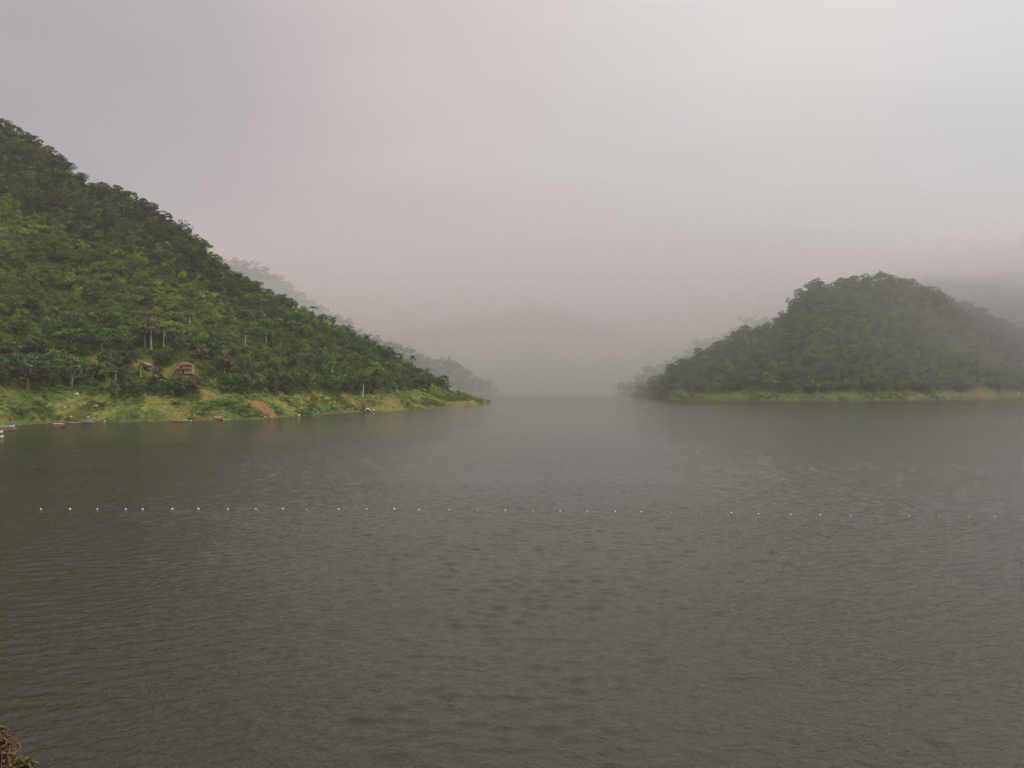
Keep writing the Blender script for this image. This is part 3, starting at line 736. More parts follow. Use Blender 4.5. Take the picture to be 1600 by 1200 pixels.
for px, py, h, w, k, ti, lab in slopeL:
    p = hillL.at(px, py); m = p.y / F
    tree(p, k, h * m, w * m * 1.05, ti, lab, 'trees standing out on the left hillside', KNAME.get(k, 'broadleaf_tree'), KCAT.get(k, 'tree'), M_brown_bark if px == 350 else None)
    KEEP_OUT.append((p.x, p.y, w * m * .3))

# pale bare trunks: px, base py, full height px, crown width px, kind, lean, label
paleL = [(235.5, 548, 68, 40, 'cone', T_BROWN, 'tall conical brown-crowned tree on a thick pale trunk'),
         (226.5, 546, 40, 14, 'tall', T_DARK, 'short pale trunk left of the thick pale one, crown hidden in the brown cone'),
         (255.5, 544, 48, 16, 'tall', T_OLIVE, 'tallest thin pale trunk with a small sparse crown, right of the brown cone'),
         (113, 605, 54, 46, 'round', T_OLIVE, 'right and leaning one of the twin pale trunks above the bank'),
         (108.5, 601, 46, 30, 'round', T_OLIVE, 'left and shorter one of the twin pale trunks above the bank'),
         (181, 597, 26, 16, 'tall', T_OLIVE, 'greyish straight trunk left of the cream hut'),
         (144.5, 595, 17, 12, 'tall', T_OLIVE, 'short grey trunk between the twin trunks and the hut'),
         (220, 591, 22, 12, 'tall', T_GREEN, 'pale green post-like trunk in front of the cream hut'),
         (518.5, 588, 30, 26, 'tall', T_GREEN, 'thin pale trunk with flat umbrella crown on the right of the wood'),
         (391, 566, 26, 17, 'tall', T_OLIVE, 'faint pale trunk upslope of the dark lower trees'),
         (383, 538, 26, 17, 'tall', T_OLIVE, 'pale trunk in the middle of the left wood'),
         (415.5, 537, 24, 17, 'tall', T_GREEN, 'pale trunk right of the middle of the left wood'),
         (296, 506, 20, 15, 'tall', T_OLIVE, 'short white trunk high above the red-roofed house')]
for px, py, h, w, k, ti, lab in paleL:
    p = hillL.at(px, py); m = p.y / F
    tree(p, k, h * m, w * m, ti, lab, 'pale-trunked trees on the left hillside', 'pale_trunk_tree', 'tree', M_pale_bark, yaw=rnd.uniform(-.5, .5))
    KEEP_OUT.append((p.x, p.y - 3, 4.5))
    if py > 540: KEEP_OUT.append((p.x * (1 - 10 / p.y), p.y - 10, 4.5))

# -- right hill crest
crestR = [(1003, 12, 12, 'round', T_DARK), (1018, 13, 14, 'round', T_DEEP), (1031, 11, 14, 'round', T_DEEP), (1044, 13, 15, 'round', T_DARK), (1052, 16, 10, 'tall', T_DEEP), (1070, 12, 17, 'round', T_DEEP), (1090, 15, 18, 'round', T_DARK), (1108, 11, 16, 'round', T_DEEP),
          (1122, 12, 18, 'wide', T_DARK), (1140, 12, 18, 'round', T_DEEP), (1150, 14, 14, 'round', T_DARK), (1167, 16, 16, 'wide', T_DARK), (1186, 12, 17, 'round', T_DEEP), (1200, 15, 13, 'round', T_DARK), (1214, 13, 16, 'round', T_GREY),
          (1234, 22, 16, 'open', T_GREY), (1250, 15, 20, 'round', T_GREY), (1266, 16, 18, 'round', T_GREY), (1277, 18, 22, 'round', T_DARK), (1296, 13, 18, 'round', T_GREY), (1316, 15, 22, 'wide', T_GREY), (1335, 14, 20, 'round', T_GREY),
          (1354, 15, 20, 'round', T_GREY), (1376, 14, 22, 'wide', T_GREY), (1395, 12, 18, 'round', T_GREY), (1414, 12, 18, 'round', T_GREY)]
for i, (px, h, w, k, ti) in enumerate(crestR):
    p = hillR.crest(px, -5.0); m = p.y / F
    lab = '%s %s on right hill crest, %s up from the waterside tip' % ('grey misted' if ti is T_GREY else ('dark' if ti is T_DARK else 'deep green'), LOOK[k] , ord_(i + 1))
    if px == 1234: lab = 'ragged tree at the notch where the right hill crest steps up steeply'
    if px == 1277: lab = 'dome shaped crown on the first summit of the right hill'
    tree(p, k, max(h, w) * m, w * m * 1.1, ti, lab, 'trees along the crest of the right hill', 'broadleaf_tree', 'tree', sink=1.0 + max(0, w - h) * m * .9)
lowR = [(1040, 612, 12, 22, 'bush', T_OLIVE, 'olive bush at the tip of the right shore'), (1012, 615, 12, 20, 'bush', T_DARK, 'dark bush over the rocks at the tip of the right shore'),
        (1095, 611, 16, 26, 'round', T_DARK, 'dark tree on the right shore near its tip'), (1135, 611, 14, 24, 'bush', T_DARK, 'low dark bush at the start of the right grass strip'),
        (1205, 608, 16, 26, 'wide', T_OLIVE, 'pale flat crowned tree over the right grass strip'), (1236, 609, 14, 24, 'bush', T_DARK, 'dark bush right of the pale flat crown'),
        (1267, 613, 20, 24, 'round', T_OLIVE, 'olive tree standing forward on the right grass strip'), (1289, 610, 15, 20, 'bush', T_DARK, 'round dark bush right of the forward olive tree'),
        (1320, 609, 16, 28, 'round', T_DEEP, 'deep green tree at the middle of the right shore'), (1362, 609, 15, 28, 'round', T_DARK, 'dark tree left of the bright green shore scrub'),
        (1402, 608, 12, 26, 'bush', T_LIME, 'bright green scrub by the right grass strip'), (1438, 610, 16, 34, 'round', T_DARK, 'broad dark crown at the right grass strip'),
        (1500, 609, 18, 30, 'round', T_DARK, 'dark tree left of the bare orange ground on the right shore'), (1560, 608, 16, 30, 'round', T_DARK, 'dark tree behind the bare orange ground on the right shore'),
        (1592, 607, 16, 28, 'round', T_DEEP, 'deep green tree at the right frame edge')]
for px, py, h, w, k, ti, lab in lowR:
    p = hillR.at(px, py); m = p.y / F
    tree(p, k, h * m, w * m, ti, lab, 'trees along the shore of the right hill', KNAME.get(k, 'broadleaf_tree'), KCAT.get(k, 'tree'))
# -- silhouettes on the misty ridges
crestA = [(984, 10, 12, 'round'), (997, 15, 14, 'round'), (1012, 16, 20, 'wide'), (1027, 13, 14, 'round'), (1042, 14, 13, 'round'), (1056, 13, 17, 'round'), (1074, 13, 14, 'round'), (1088, 20, 13, 'round'), (1104, 14, 17, 'round'), (1118, 13, 20, 'wide'),
          (1133, 15, 15, 'round'), (1147, 14, 14, 'open'), (1163, 23, 22, 'open'), (1176, 20, 18, 'open'), (1190, 13, 15, 'round')]
for i, (px, h, w, k) in enumerate(crestA):
    p = hillA.crest(px, -4.0); m = p.y / F
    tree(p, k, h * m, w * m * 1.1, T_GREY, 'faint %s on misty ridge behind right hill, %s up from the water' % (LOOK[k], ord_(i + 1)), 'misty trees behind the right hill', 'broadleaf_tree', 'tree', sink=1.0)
crestC = [(367, 17, 14, 'round'), (381, 14, 14, 'round'), (398, 18, 18, 'open'), (414, 15, 16, 'round'), (435, 13, 18, 'round'), (452, 15, 14, 'round'), (604, 12, 18, 'round'), (622, 12, 16, 'round'), (641, 17, 16, 'round'), (652, 13, 14, 'round'), (668, 13, 14, 'round'),
          (683, 12, 16, 'wide'), (702, 20, 11, 'cone'), (716, 14, 16, 'round'), (731, 14, 14, 'round'), (742, 12, 12, 'round'), (753, 12, 13, 'round'), (764, 9, 11, 'round')]
for i, (px, h, w, k) in enumerate(crestC):
    p = hillC.crest(px, -4.0); m = p.y / F
    lab = 'faint %s on misty ridge behind left hill, %s down towards the water' % (LOOK[k], ord_(i + 1))
    if px == 702: lab = 'faint pointed tree rising highest on the misty left ridge by the bay'
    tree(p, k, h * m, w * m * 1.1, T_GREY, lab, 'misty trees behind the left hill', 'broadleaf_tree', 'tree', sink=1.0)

# bright banana-like plants and shrubs on the slope and the bank
shr = [(322, 596, 12, 14, T_LIME, 'bright leafy plants right of the red-roofed house'), (333, 604, 14, 16, T_LIME, 'brightest green leafy plants between the lower dark trees'), (341, 590, 12, 14, T_GREEN, 'green leafy plants upslope of the brightest ones'),
       (275, 598, 9, 14, T_LIME, 'bright green low shrub below the red-roofed house'),
       (150, 634, 9, 40, T_DARK, 'long dark low thicket on the middle of the left grass bank'), (130, 640, 7, 26, T_GREEN, 'green low thicket above the grey-blue boats'), (33, 645, 6, 34, T_DARK, 'dark low shrub on the bank above the moored blue boat'),
       (212, 652, 7, 16, T_GREEN, 'green bush near the water left of the centre of the bank'), (277, 632, 6, 26, T_OLIVE, 'olive low scrub on the bank under the house'), (330, 640, 9, 34, T_GREEN, 'green scrub on the bank above the pale canopied boat'),
       (355, 632, 8, 34, T_GREEN, 'upper green scrub left of the orange slip'), (380, 644, 8, 30, T_GREEN, 'green scrub left beside the foot of the orange slip'), (318, 648, 5, 24, T_DARK, 'dark low scrub by the water left of the canopied boat'),
       (398, 622, 6, 30, T_OLIVE, 'olive scrub along the top of the orange slip'), (445, 625, 7, 40, T_GREEN, 'green scrub right of the orange slip top'), (520, 640, 6, 24, T_DEEP, 'dark green scrub near the water right of the straw shrub'),
       (640, 632, 6, 30, T_DEEP, 'dark green scrub right of the orange soil patch'), (665, 632, 6, 28, T_DEEP, 'dark green scrub by the water towards the headland'), (350, 611.5, 5, 9, T_OLIVE, 'small olive bush beside the pale stump')]
for px, py, h, w, ti, lab in shr:
    p = hillL.at(px, py); m = p.y / F
    tree(p, 'bush', h * m, w * m, ti, lab, 'low shrubs on the left bank', 'shrub', 'shrub', sink=.3)

# ------------------------------------------------------------------ canopy masses
clearings = [(262, 580, 12), (245, 578, 11), (275, 590, 10), (290, 583, 14), (290, 592, 10), (225, 575, 10), (152, 562, 10), (165, 558, 9), (328, 600, 9), (335, 612, 8), (228, 586, 8)]
for px, py, r in clearings:
    p = hillL.at(px, py); KEEP_OUT.append((p.x, p.y, r))
def line_of(px): return np.interp(px, [-300, 0, 60, 130, 170, 260, 330, 420, 480, 560, 640, 700, 730], [600, 603, 611, 605, 615, 620, 604, 616, 614, 617, 611, 607, 604])
def forestL():
    # trees
    X, Y = grid_pts(-720, 0, 380, 930, 8.2); px, ds, dr, zr = hillL.params(X, Y); Z = hillL.z(X, Y); py = CY - F * (Z - CAMZ) / Y
    skyp = CY - F * (zr - CAMZ) / dr; u = (py - skyp) / np.maximum(line_of(px) - skyp, 5)
    left = 1 - sstep(330, 430, px); nn = fbm(X, Y, 60, 301, 3)
    prob = np.where(u < .30 + .12 * (nn - .5), 1.0, np.where(u < .68, np.where(nn > .47, .42, .08) * left + 1.0 * (1 - left), .92))
    ok = (u > -.4) & (py < line_of(px) - 3) & (Y < dr + 14) & (rng.uniform(size=len(X)) < prob) & clear_of(X, Y) & (Z > 6)
    # sparse lower tree cover just above the bank
    X, Y, Z, px, u, dr, left, nn = (a[ok] for a in (X, Y, Z, px, u, dr, left, nn)); n = len(X)
    idx, _ = pick_kind(['round', 'wide', 'open', 'tall', 'bamboo'], [.74, .10, .05, .04, .07], n)
    rb = rng.uniform(size=n) < .42 * (1 - left) ; idx[rb] = rng.choice(VI['bamboo'], rb.sum())
    near = sstep(0, .12, u)
    s = np.clip(rng.lognormal(-.22, .30, n), .42, 1.55) * (.72 + .28 * near)
    s *= np.where((u > .3) & (u < .68), .82, 1.0) 
    scl = np.stack([s, s, s * rng.uniform(.8, 1.1, n)], 1)
    scl[:, :2] *= 1.0
    pal = [T_DARK, T_OLIVE, T_GREEN, T_DEEP, T_GREY, T_BROWN, T_LIME]
    P0 = np.array([.46, .24, .02, .04, .16, .08, .0]); P1 = np.array([.16, .28, .28, .08, .02, .06, .12]); P2 = np.array([.34, .24, .12, .16, .02, .12, .0]); P3 = np.array([.16, .13, .27, .36, .0, .04, .04])
    tint = np.zeros((n, 3))
    for i in range(n):
        p = P0 if u[i] < .3 else (P1 if u[i] < .68 else P2)
        p = p * left[i] + P3 * (1 - left[i]); tint[i] = pal[rng.choice(7, p=p / p.sum())]
    tint *= (rng.uniform(.75, 1.25, n) * (.85 + .3 * nn) * np.where(u < .3, .66 + .34 * (1 - left), 1.0))[:, None]
    # on the lower right of the hill the wood is a fresher green
    scatter('left_hill_wood', np.stack([X, Y, Z - .6], 1), idx, scl, tint)
    # scrub between the trees
    X, Y = grid_pts(-700, 10, 380, 900, 4.0); px, ds, dr, zr = hillL.params(X, Y); Z = hillL.z(X, Y); py = CY - F * (Z - CAMZ) / Y
    nb = fbm(X, Y, 18, 311, 2)
    ok = (py < line_of(px) - 1 + 5 * (nb - .5)) & (Y < dr) & clear_of(X, Y, .5) & (Z > 5)
    X, Y, Z, px, nb = (a[ok] for a in (X, Y, Z, px, nb)); n = len(X); idx, _ = pick_kind(['bush', 'bamboo'], [.93, .07], n)
    s = np.clip(rng.lognormal(-.62, .33, n), .28, 1.0); scl = np.stack([s, s, s * rng.uniform(.8, 1.3, n)], 1); bm = idx >= VI['bamboo'][0]; bm &= idx <= VI['bamboo'][-1]; scl[bm] *= .7
    f = sstep(.38, .6, fbm(X, Y, 38, 313, 3))
    tint = T_GREEN * .85 * (1 - f[:, None]) + T_LIME * 1.15 * f[:, None]; dk = rng.uniform(size=n); tint[dk < .2] = T_OLIVE; tint[dk > .86] = T_DARK; tint[(dk > .8) & (dk < .86)] = T_GREY * 1.5
    rt = sstep(330, 450, px)[:, None]; tint = tint * (1 - rt) + (tint * .35 + T_DEEP * .65) * rt
    tint *= rng.uniform(.6, 1.2, n)[:, None]
    scatter('left_hill_scrub', np.stack([X, Y, Z - .4], 1), idx, scl, tint)
    # low growth on the open bank
    X, Y = grid_pts(-420, 15, 350, 870, 2.3); px, ds, dr, zr = hillL.params(X, Y); Z = hillL.z(X, Y); py = CY - F * (Z - CAMZ) / Y
    nb = fbm(X, Y, 16, 321, 3); sm = soil_mask(X, Y, soilL)
    ok = (py > line_of(px) - 14) & (Z > .45) & (Z < 34) & (rng.uniform(size=len(X)) < .30 + .70 * sstep(.45, .6, nb)) & (sm < .3)
    X, Y, Z, nb = (a[ok] for a in (X, Y, Z, nb)); n = len(X); idx, _ = pick_kind(['bush'], [1], n)
    s = rng.uniform(.12, .34, n) * (.75 + 1.0 * sstep(.5, .7, nb)); scl = np.stack([s * 1.15, s * 1.15, s * .9], 1)
    f = rng.uniform(size=n)[:, None]; tint = (T_GREEN * f + T_YEL * .75 * (1 - f)) * rng.uniform(.35, 1.15, n)[:, None]; g2 = sstep(.5, .68, nb)[:, None]; tint = tint * (1 - .6 * g2) + T_GREEN * .6 * g2
    scatter('bank_undergrowth', np.stack([X, Y, Z - .1], 1), idx, scl, tint)
def forest_far(name, h, x0, x1, y0, y1, step, zmin, size, tints, probs, seed, zbank=None):
    X, Y = grid_pts(x0, x1, y0, y1, step); px, ds, dr, zr = h.params(X, Y); Z = h.z(X, Y)
    nn = fbm(X, Y, 70, seed, 3)
    ok = (Z > zmin + 3 * (nn - .5)) & (Y < dr + 20) & (Y > ds)
    X, Y, Z, nn = (a[ok] for a in (X, Y, Z, nn)); n = len(X)
    idx, _ = pick_kind(['round', 'wide', 'open', 'bamboo', 'bush'], [.56, .18, .05, .08, .13], n)
    s = size * np.clip(rng.lognormal(-.2, .30, n), .45, 1.5); scl = np.stack([s, s, s * rng.uniform(.75, 1.05, n)], 1)
    tint = np.array(tints)[rng.choice(len(tints), n, p=probs)] * (rng.uniform(.75, 1.25, n) * (.75 + .5 * nn))[:, None]
    scatter(name, np.stack([X, Y, Z - .8], 1), idx, scl, tint)
    return
forestL()
X, Y = grid_pts(180, 900, 960, 1260, 3.4); Z = hillR.z(X, Y); nb = fbm(X, Y, 22, 371, 3)
ok = (Z > .7) & (Z < 10) & (rng.uniform(size=len(X)) < .25 + .75 * sstep(.45, .6, nb)); X, Y, Z, nb = (q[ok] for q in (X, Y, Z, nb)); n = len(X)
s_ = rng.uniform(.12, .42, n) * (.7 + .9 * sstep(.5, .65, nb)); f_ = rng.uniform(size=n)[:, None]
scatter('right_bank_undergrowth', np.stack([X, Y, Z - .1], 1), pick_kind(['bush'], [1], n)[0], np.stack([s_ * 1.2, s_ * 1.2, s_], 1), (T_OLIVE * f_ + T_YEL * .8 * (1 - f_)) * rng.uniform(.4, 1.2, n)[:, None])
forest_far('right_hill_wood', hillR, 150, 1100, 960, 1560, 8.6, 9.0, 1.0, [T_DARK, T_COOL, T_GREEN * .9, T_OLIVE, T_DEEP], [.20, .44, .20, .02, .14], 401)
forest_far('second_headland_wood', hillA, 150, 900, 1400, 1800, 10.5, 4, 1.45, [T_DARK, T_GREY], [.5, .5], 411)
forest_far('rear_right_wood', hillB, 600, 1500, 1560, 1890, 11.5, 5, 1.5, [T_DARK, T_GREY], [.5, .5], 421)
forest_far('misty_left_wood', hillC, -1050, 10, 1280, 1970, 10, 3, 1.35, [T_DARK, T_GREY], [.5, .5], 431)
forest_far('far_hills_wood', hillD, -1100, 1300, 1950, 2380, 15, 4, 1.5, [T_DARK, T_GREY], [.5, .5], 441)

# ------------------------------------------------------------------ houses
M_roof = simple_mat('red_roof_sheet', (0.15, 0.06, 0.042), 0.6, 0.3, 1.2)
M_roof2 = simple_mat('pink_roof_sheet', (0.32, 0.18, 0.15), 0.6, 0.2, 1.2)
M_salmon = simple_mat('salmon_wall', (0.38, 0.20, 0.14), 0.8, 0.15, 1.0)
M_cream = simple_mat('cream_wall', (0.33, 0.29, 0.21), 0.85, 0.15, 1.0)
M_dark = simple_mat('dark_timber_and_shade', (0.05, 0.03, 0.022), 0.8, 0.3, 2.0)
M_glass = simple_mat('window_glass', (0.03, 0.03, 0.035), 0.15, 0.1)
M_thatch = simple_mat('tan_thatch', (0.25, 0.19, 0.11), 0.95, 0.3, 2.5)
M_white = simple_mat('white_paint', (0.72, 0.72, 0.68), 0.6, 0.08)
def hip_roof(w, d, h, over, z, ridge=0.45):
    m = MB(); a, b = w / 2 + over, d / 2 + over; r = w * ridge / 2
    top = [(-r, 0, z + h), (r, 0, z + h)]
    lo = [(-a, -b, z), (a, -b, z), (a, b, z), (-a, b, z)]; lu = [(x, y, q - .12) for x, y, q in lo]
    m.add(lo + top + lu, [(0, 1, 5, 4), (1, 2, 5), (2, 3, 4, 5), (3, 0, 4), (6, 9, 8, 7), (0, 6, 7, 1), (1, 7, 8, 2), (2, 8, 9, 3), (3, 9, 6, 0)]); return m
def sheet(m, p0, p1, p2, p3, n=14, th=.05, amp=.035):
    """corrugated roofing panel: p0-p1 lower edge, p3-p2 upper edge"""
    p0, p1, p2, p3 = map(Vector, (p0, p1, p2, p3)); nv = (p1 - p0).cross(p3 - p0).normalized(); V = []
    for i in range(n * 2 + 1):
        s_ = i / (n * 2); o = nv * (amp if i % 2 else 0)
        V += [p0.lerp(p1, s_) + o, p3.lerp(p2, s_) + o, p3.lerp(p2, s_) + o - nv * th, p0.lerp(p1, s_) + o - nv * th]
    fs = []
    for i in range(n * 2):
        a = i * 4; b = a + 4; fs += [(a, b, b + 1, a + 1), (a + 2, b + 2, b + 3, a + 3), (a + 3, b + 3, b, a), (a + 1, b + 1, b + 2, a + 2)]
    m.add(V, fs)
ph = hillL.at(290, 583.5)
house = empty('house', (ph.x, ph.y, ph.z - .3), R(12)); tag(house, 'salmon two-storey house with dark red roof in the clearing on the left hillside', 'house')
m = MB(); m.box((-.2, 0, 1.3), (9.6, 5.6, 2.9)); m.build('lower_wall', M_cream, house)
m = MB(); m.box((1.6, .2, 4.1), (6.0, 5.0, 2.55)); m.build('upper_wall', M_salmon, house)
hip_roof(6.0, 5.0, 1.5, .7, 5.42, .5).build('roof', M_roof, house)
m = MB(); sheet(m, (-5.4, -3.9, 2.72), (4.2, -3.9, 2.72), (4.2, -2.36, 3.15), (-5.4, -2.36, 3.15), 22); m.build('porch_roof', M_roof, house)
m = MB(); sheet(m, (-5.6, -2.35, 2.95), (-1.46, -2.35, 2.95), (-1.46, 1.8, 4.7), (-4.0, 1.8, 4.7), 10); m.build('lean_to_roof', M_roof2, house)
for x in (-4.9, -1.6, 1.6, 3.9):
    m = MB(); m.box((x, -3.7, 1.3), (.16, .16, 2.8)); m.build('porch_post', M_dark, house)
for x in (1.9, 3.6):
    m = MB(); m.box((x, -2.33, 4.2), (.95, .08, .95)); wf = m.build('window', M_dark, house); m = MB(); m.box((x, -2.39, 4.2), (.7, .03, .7)); m.build('pane', M_glass, wf)
m = MB(); m.box((-1.0, -2.83, 1.15), (1.1, .08, 2.3)); m.build('door', M_dark, house)
m = MB(); m.box((-3.4, -2.83, 1.5), (1.1, .08, .9)); wf = m.build('window', M_dark, house); m = MB(); m.box((-3.4, -2.89, 1.5), (.85, .03, .65)); m.build('pane', M_glass, wf)

pk = hillL.at(229, 577)
hut = empty('hut', (pk.x, pk.y, pk.z - .2), R(-14)); tag(hut, 'small cream hut with tan roof and dark doorway on the slope left of the house', 'hut')
m = MB(); m.box((0, 0, 1.2), (6.0, 4.2, 2.7)); m.add([(-3, -2.1, 2.55), (3, -2.1, 2.55), (-1.2, -2.1, 3.9), (-3, 2.1, 2.55), (3, 2.1, 2.55), (-1.2, 2.1, 3.9)], [(0, 1, 2), (4, 3, 5)]); m.build('wall', M_cream, hut)
m = MB(); sheet(m, (3.7, -2.7, 2.45), (3.7, 2.6, 2.45), (-1.2, 2.6, 4.1), (-1.2, -2.7, 4.1), 12); m.build('roof_slope', M_thatch, hut)
m = MB(); sheet(m, (-3.5, 2.6, 2.5), (-3.5, -2.7, 2.5), (-1.2, -2.7, 4.12), (-1.2, 2.6, 4.12), 12); m.build('roof_slope', M_roof, hut)
m = MB(); m.box((.4, -2.13, .95), (2.9, .1, 1.9)); m.build('doorway', M_dark, hut)  # dark panel on the wall paints the shade inside the open doorway
m = MB(); m.box((-2.2, -2.13, 1.6), (.7, .08, .7)); m.build('window', M_dark, hut)

# ------------------------------------------------------------------ boats
M_blue = simple_mat('blue_hull_paint', (0.13, 0.17, 0.33), 0.5, 0.15); M_teal = simple_mat('pale_teal_paint', (0.42, 0.55, 0.46), 0.5, 0.15)
M_rust = simple_mat('orange_brown_paint', (0.42, 0.22, 0.13), 0.6, 0.2); M_red = simple_mat('dark_red_paint', (0.24, 0.055, 0.05), 0.5, 0.2)
M_greyblue = simple_mat('grey_blue_paint', (0.24, 0.27, 0.36), 0.6, 0.2); M_wood = simple_mat('weathered_plank', (0.36, 0.30, 0.22), 0.85, 0.3, 2.0); M_pink = simple_mat('pale_canopy_cloth', (0.68, 0.52, 0.46), 0.8, 0.1)
def boat(pos, yaw, L, B, H, hull, rim, label, canopy=None, outrig=True, seats=3, name='boat'):
    e = empty(name, pos, yaw); tag(e, label, 'boat', 'boats along the left shore')
    N = 14; out_r, in_r = [], []
    for i in range(N + 1):
        s_ = -1 + 2 * i / N; wd = B / 2 * (1 - abs(s_) ** 2.6) ** .8 + .02; sh = H * (.62 + .55 * s_ * s_); kz = -.22 + .30 * abs(s_) ** 3
        x = s_ * L / 2
        out_r.append([(x, -wd, sh), (x, -wd * .82, sh * .45), (x, -wd * .35, kz), (x, wd * .35, kz), (x, wd * .82, sh * .45), (x, wd, sh)])
        t_ = .05; wi = max(wd - t_, .005); kf = .02 + .25 * abs(s_) ** 3
        in_r.append([(x * .985, -wi, sh), (x * .985, -wi * .8, sh * .5), (x * .985, -wi * .3, min(kf, sh - .03)), (x * .985, wi * .3, min(kf, sh - .03)), (x * .985, wi * .8, sh * .5), (x * .985, wi, sh)])
    m = MB(); V = [p for r in out_r for p in r] + [p for r in in_r for p in r]; o = 6 * (N + 1); fs = []
    for i in range(N):
        for k in range(5):
            a = i * 6 + k; fs.append((a, a + 1, a + 7, a + 6)); fs.append((o + a, o + a + 6, o + a + 7, o + a + 1))
        fs.append((i * 6, i * 6 + 6, o + i * 6 + 6, o + i * 6)); fs.append((i * 6 + 5, o + i * 6 + 5, o + i * 6 + 11, i * 6 + 11))
    m.add(V, fs); m.build('hull', hull, e, True)
    for sd in (0, 5):
        m = MB(); m.tube([out_r[i][sd] for i in range(N + 1)], .045, 5); m.build('gunwale', rim, e, True)
    for k in range(seats):
        x = L * (-.26 + .52 * k / max(seats - 1, 1)); m = MB(); m.box((x, 0, H * .5), (.28, B * .82, .05)); m.build('seat', M_wood, e)
    if outrig:
        for sd in (-1, 1):
            m = MB(); m.tube([(-L * .3, sd * (B / 2 + 1.1), .04), (0, sd * (B / 2 + 1.15), .02), (L * .33, sd * (B / 2 + 1.1), .12)], .06, 6); m.build('outrigger_float', M_wood, e)
        for x in (-L * .2, L * .2):
            m = MB(); m.tube([(x, -B / 2 - 1.15, .08), (x, -B / 2, H * .75), (x, B / 2, H * .75), (x, B / 2 + 1.15, .08)], .045, 5); m.build('outrigger_arm', M_wood, e)
    if canopy:
        l, z, mat = canopy
        m = MB(); nn = 8; V = []
        for i in range(nn + 1):
            a = -1 + 2 * i / nn; zz = z + .14 * (1 - a * a); V += [(-l / 2, a * B * .55, zz), (l / 2, a * B * .55, zz), (l / 2, a * B * .55, zz - .06), (-l / 2, a * B * .55, zz - .06)]
        fs = []
        for i in range(nn): a = i * 4; fs += [(a, a + 1, a + 5, a + 4), (a + 3, a + 7, a + 6, a + 2), (a + 1, a + 2, a + 6, a + 5), (a, a + 4, a + 7, a + 3)]
        fs += [(0, 3, 2, 1), (nn * 4, nn * 4 + 1, nn * 4 + 2, nn * 4 + 3)]; m.add(V, fs); m.build('canopy', mat, e)
        for x in (-l / 2 + .15, l / 2 - .15):
            for y in (-B * .46, B * .46):
                m = MB(); m.tube([(x, y, H * .55), (x, y, z)], .03, 5); m.build('canopy_post', M_wood, e)
    return e
def on_water(px, py): D = CAMZ * F / (py - CY); return ((px - CX) / F * D, D, 0.02)
boat(on_water(4, 664.8), R(4), 12.5, 1.5, 1.5, M_blue, M_dark, 'blue boat moored farthest in at the left edge, nearest the grass', (3.0, 2.0, M_greyblue))
boat(on_water(2, 668.6), R(-3), 13.0, 1.5, 1.25, M_teal, M_white, 'pale teal boat with pointed bow moored next to the blue one')
boat(on_water(0, 672.4), R(3), 14.0, 1.3, .8, M_rust, M_wood, 'low orange-brown boat moored outside the pale teal one')
boat(on_water(-6, 677.5), R(-6), 5.8, 1.3, 1.2, M_white, M_wood, 'short white boat just inside the left frame edge', outrig=False)
boat(on_water(-5, 684.5), R(5), 4.8, 1.2, 1.0, M_white, M_greyblue, 'outermost short white boat cut by the left frame edge', outrig=False)
boat(on_water(92, 667.0), R(-8), 6.2, 1.2, .75, M_red, M_wood, 'low dark red boat with a flat pale canopy, afloat beside the grass', (4.6, 1.45, M_pink))
boat(on_water(137, 661.6), R(6), 5.6, 1.3, 1.0, M_greyblue, M_greyblue, 'grey-blue boat drawn up at the foot of the green bank', (2.6, 1.6, M_greyblue), outrig=False)
boat(on_water(115, 661.4), R(9), 5.6, .9, .6, M_wood, M_white, 'thin pale plank boat left of the grey-blue one', outrig=False)
boat(on_water(279, 659.2), R(2), 6.0, 1.1, .8, M_rust, M_rust, 'brick red boat lying along the shore below the house', outrig=False)
boat(on_water(294, 658.4), R(-10), 4.0, 1.1, .8, M_white, M_dark, 'small white boat at the bow of the brick red one', outrig=False)
boat(on_water(341, 656.6), R(-4), 5.0, 1.3, 1.0, M_red, M_red, 'dark red boat with pale canopy alone at the shore under the scrub', (4.2, 1.75, M_pink))

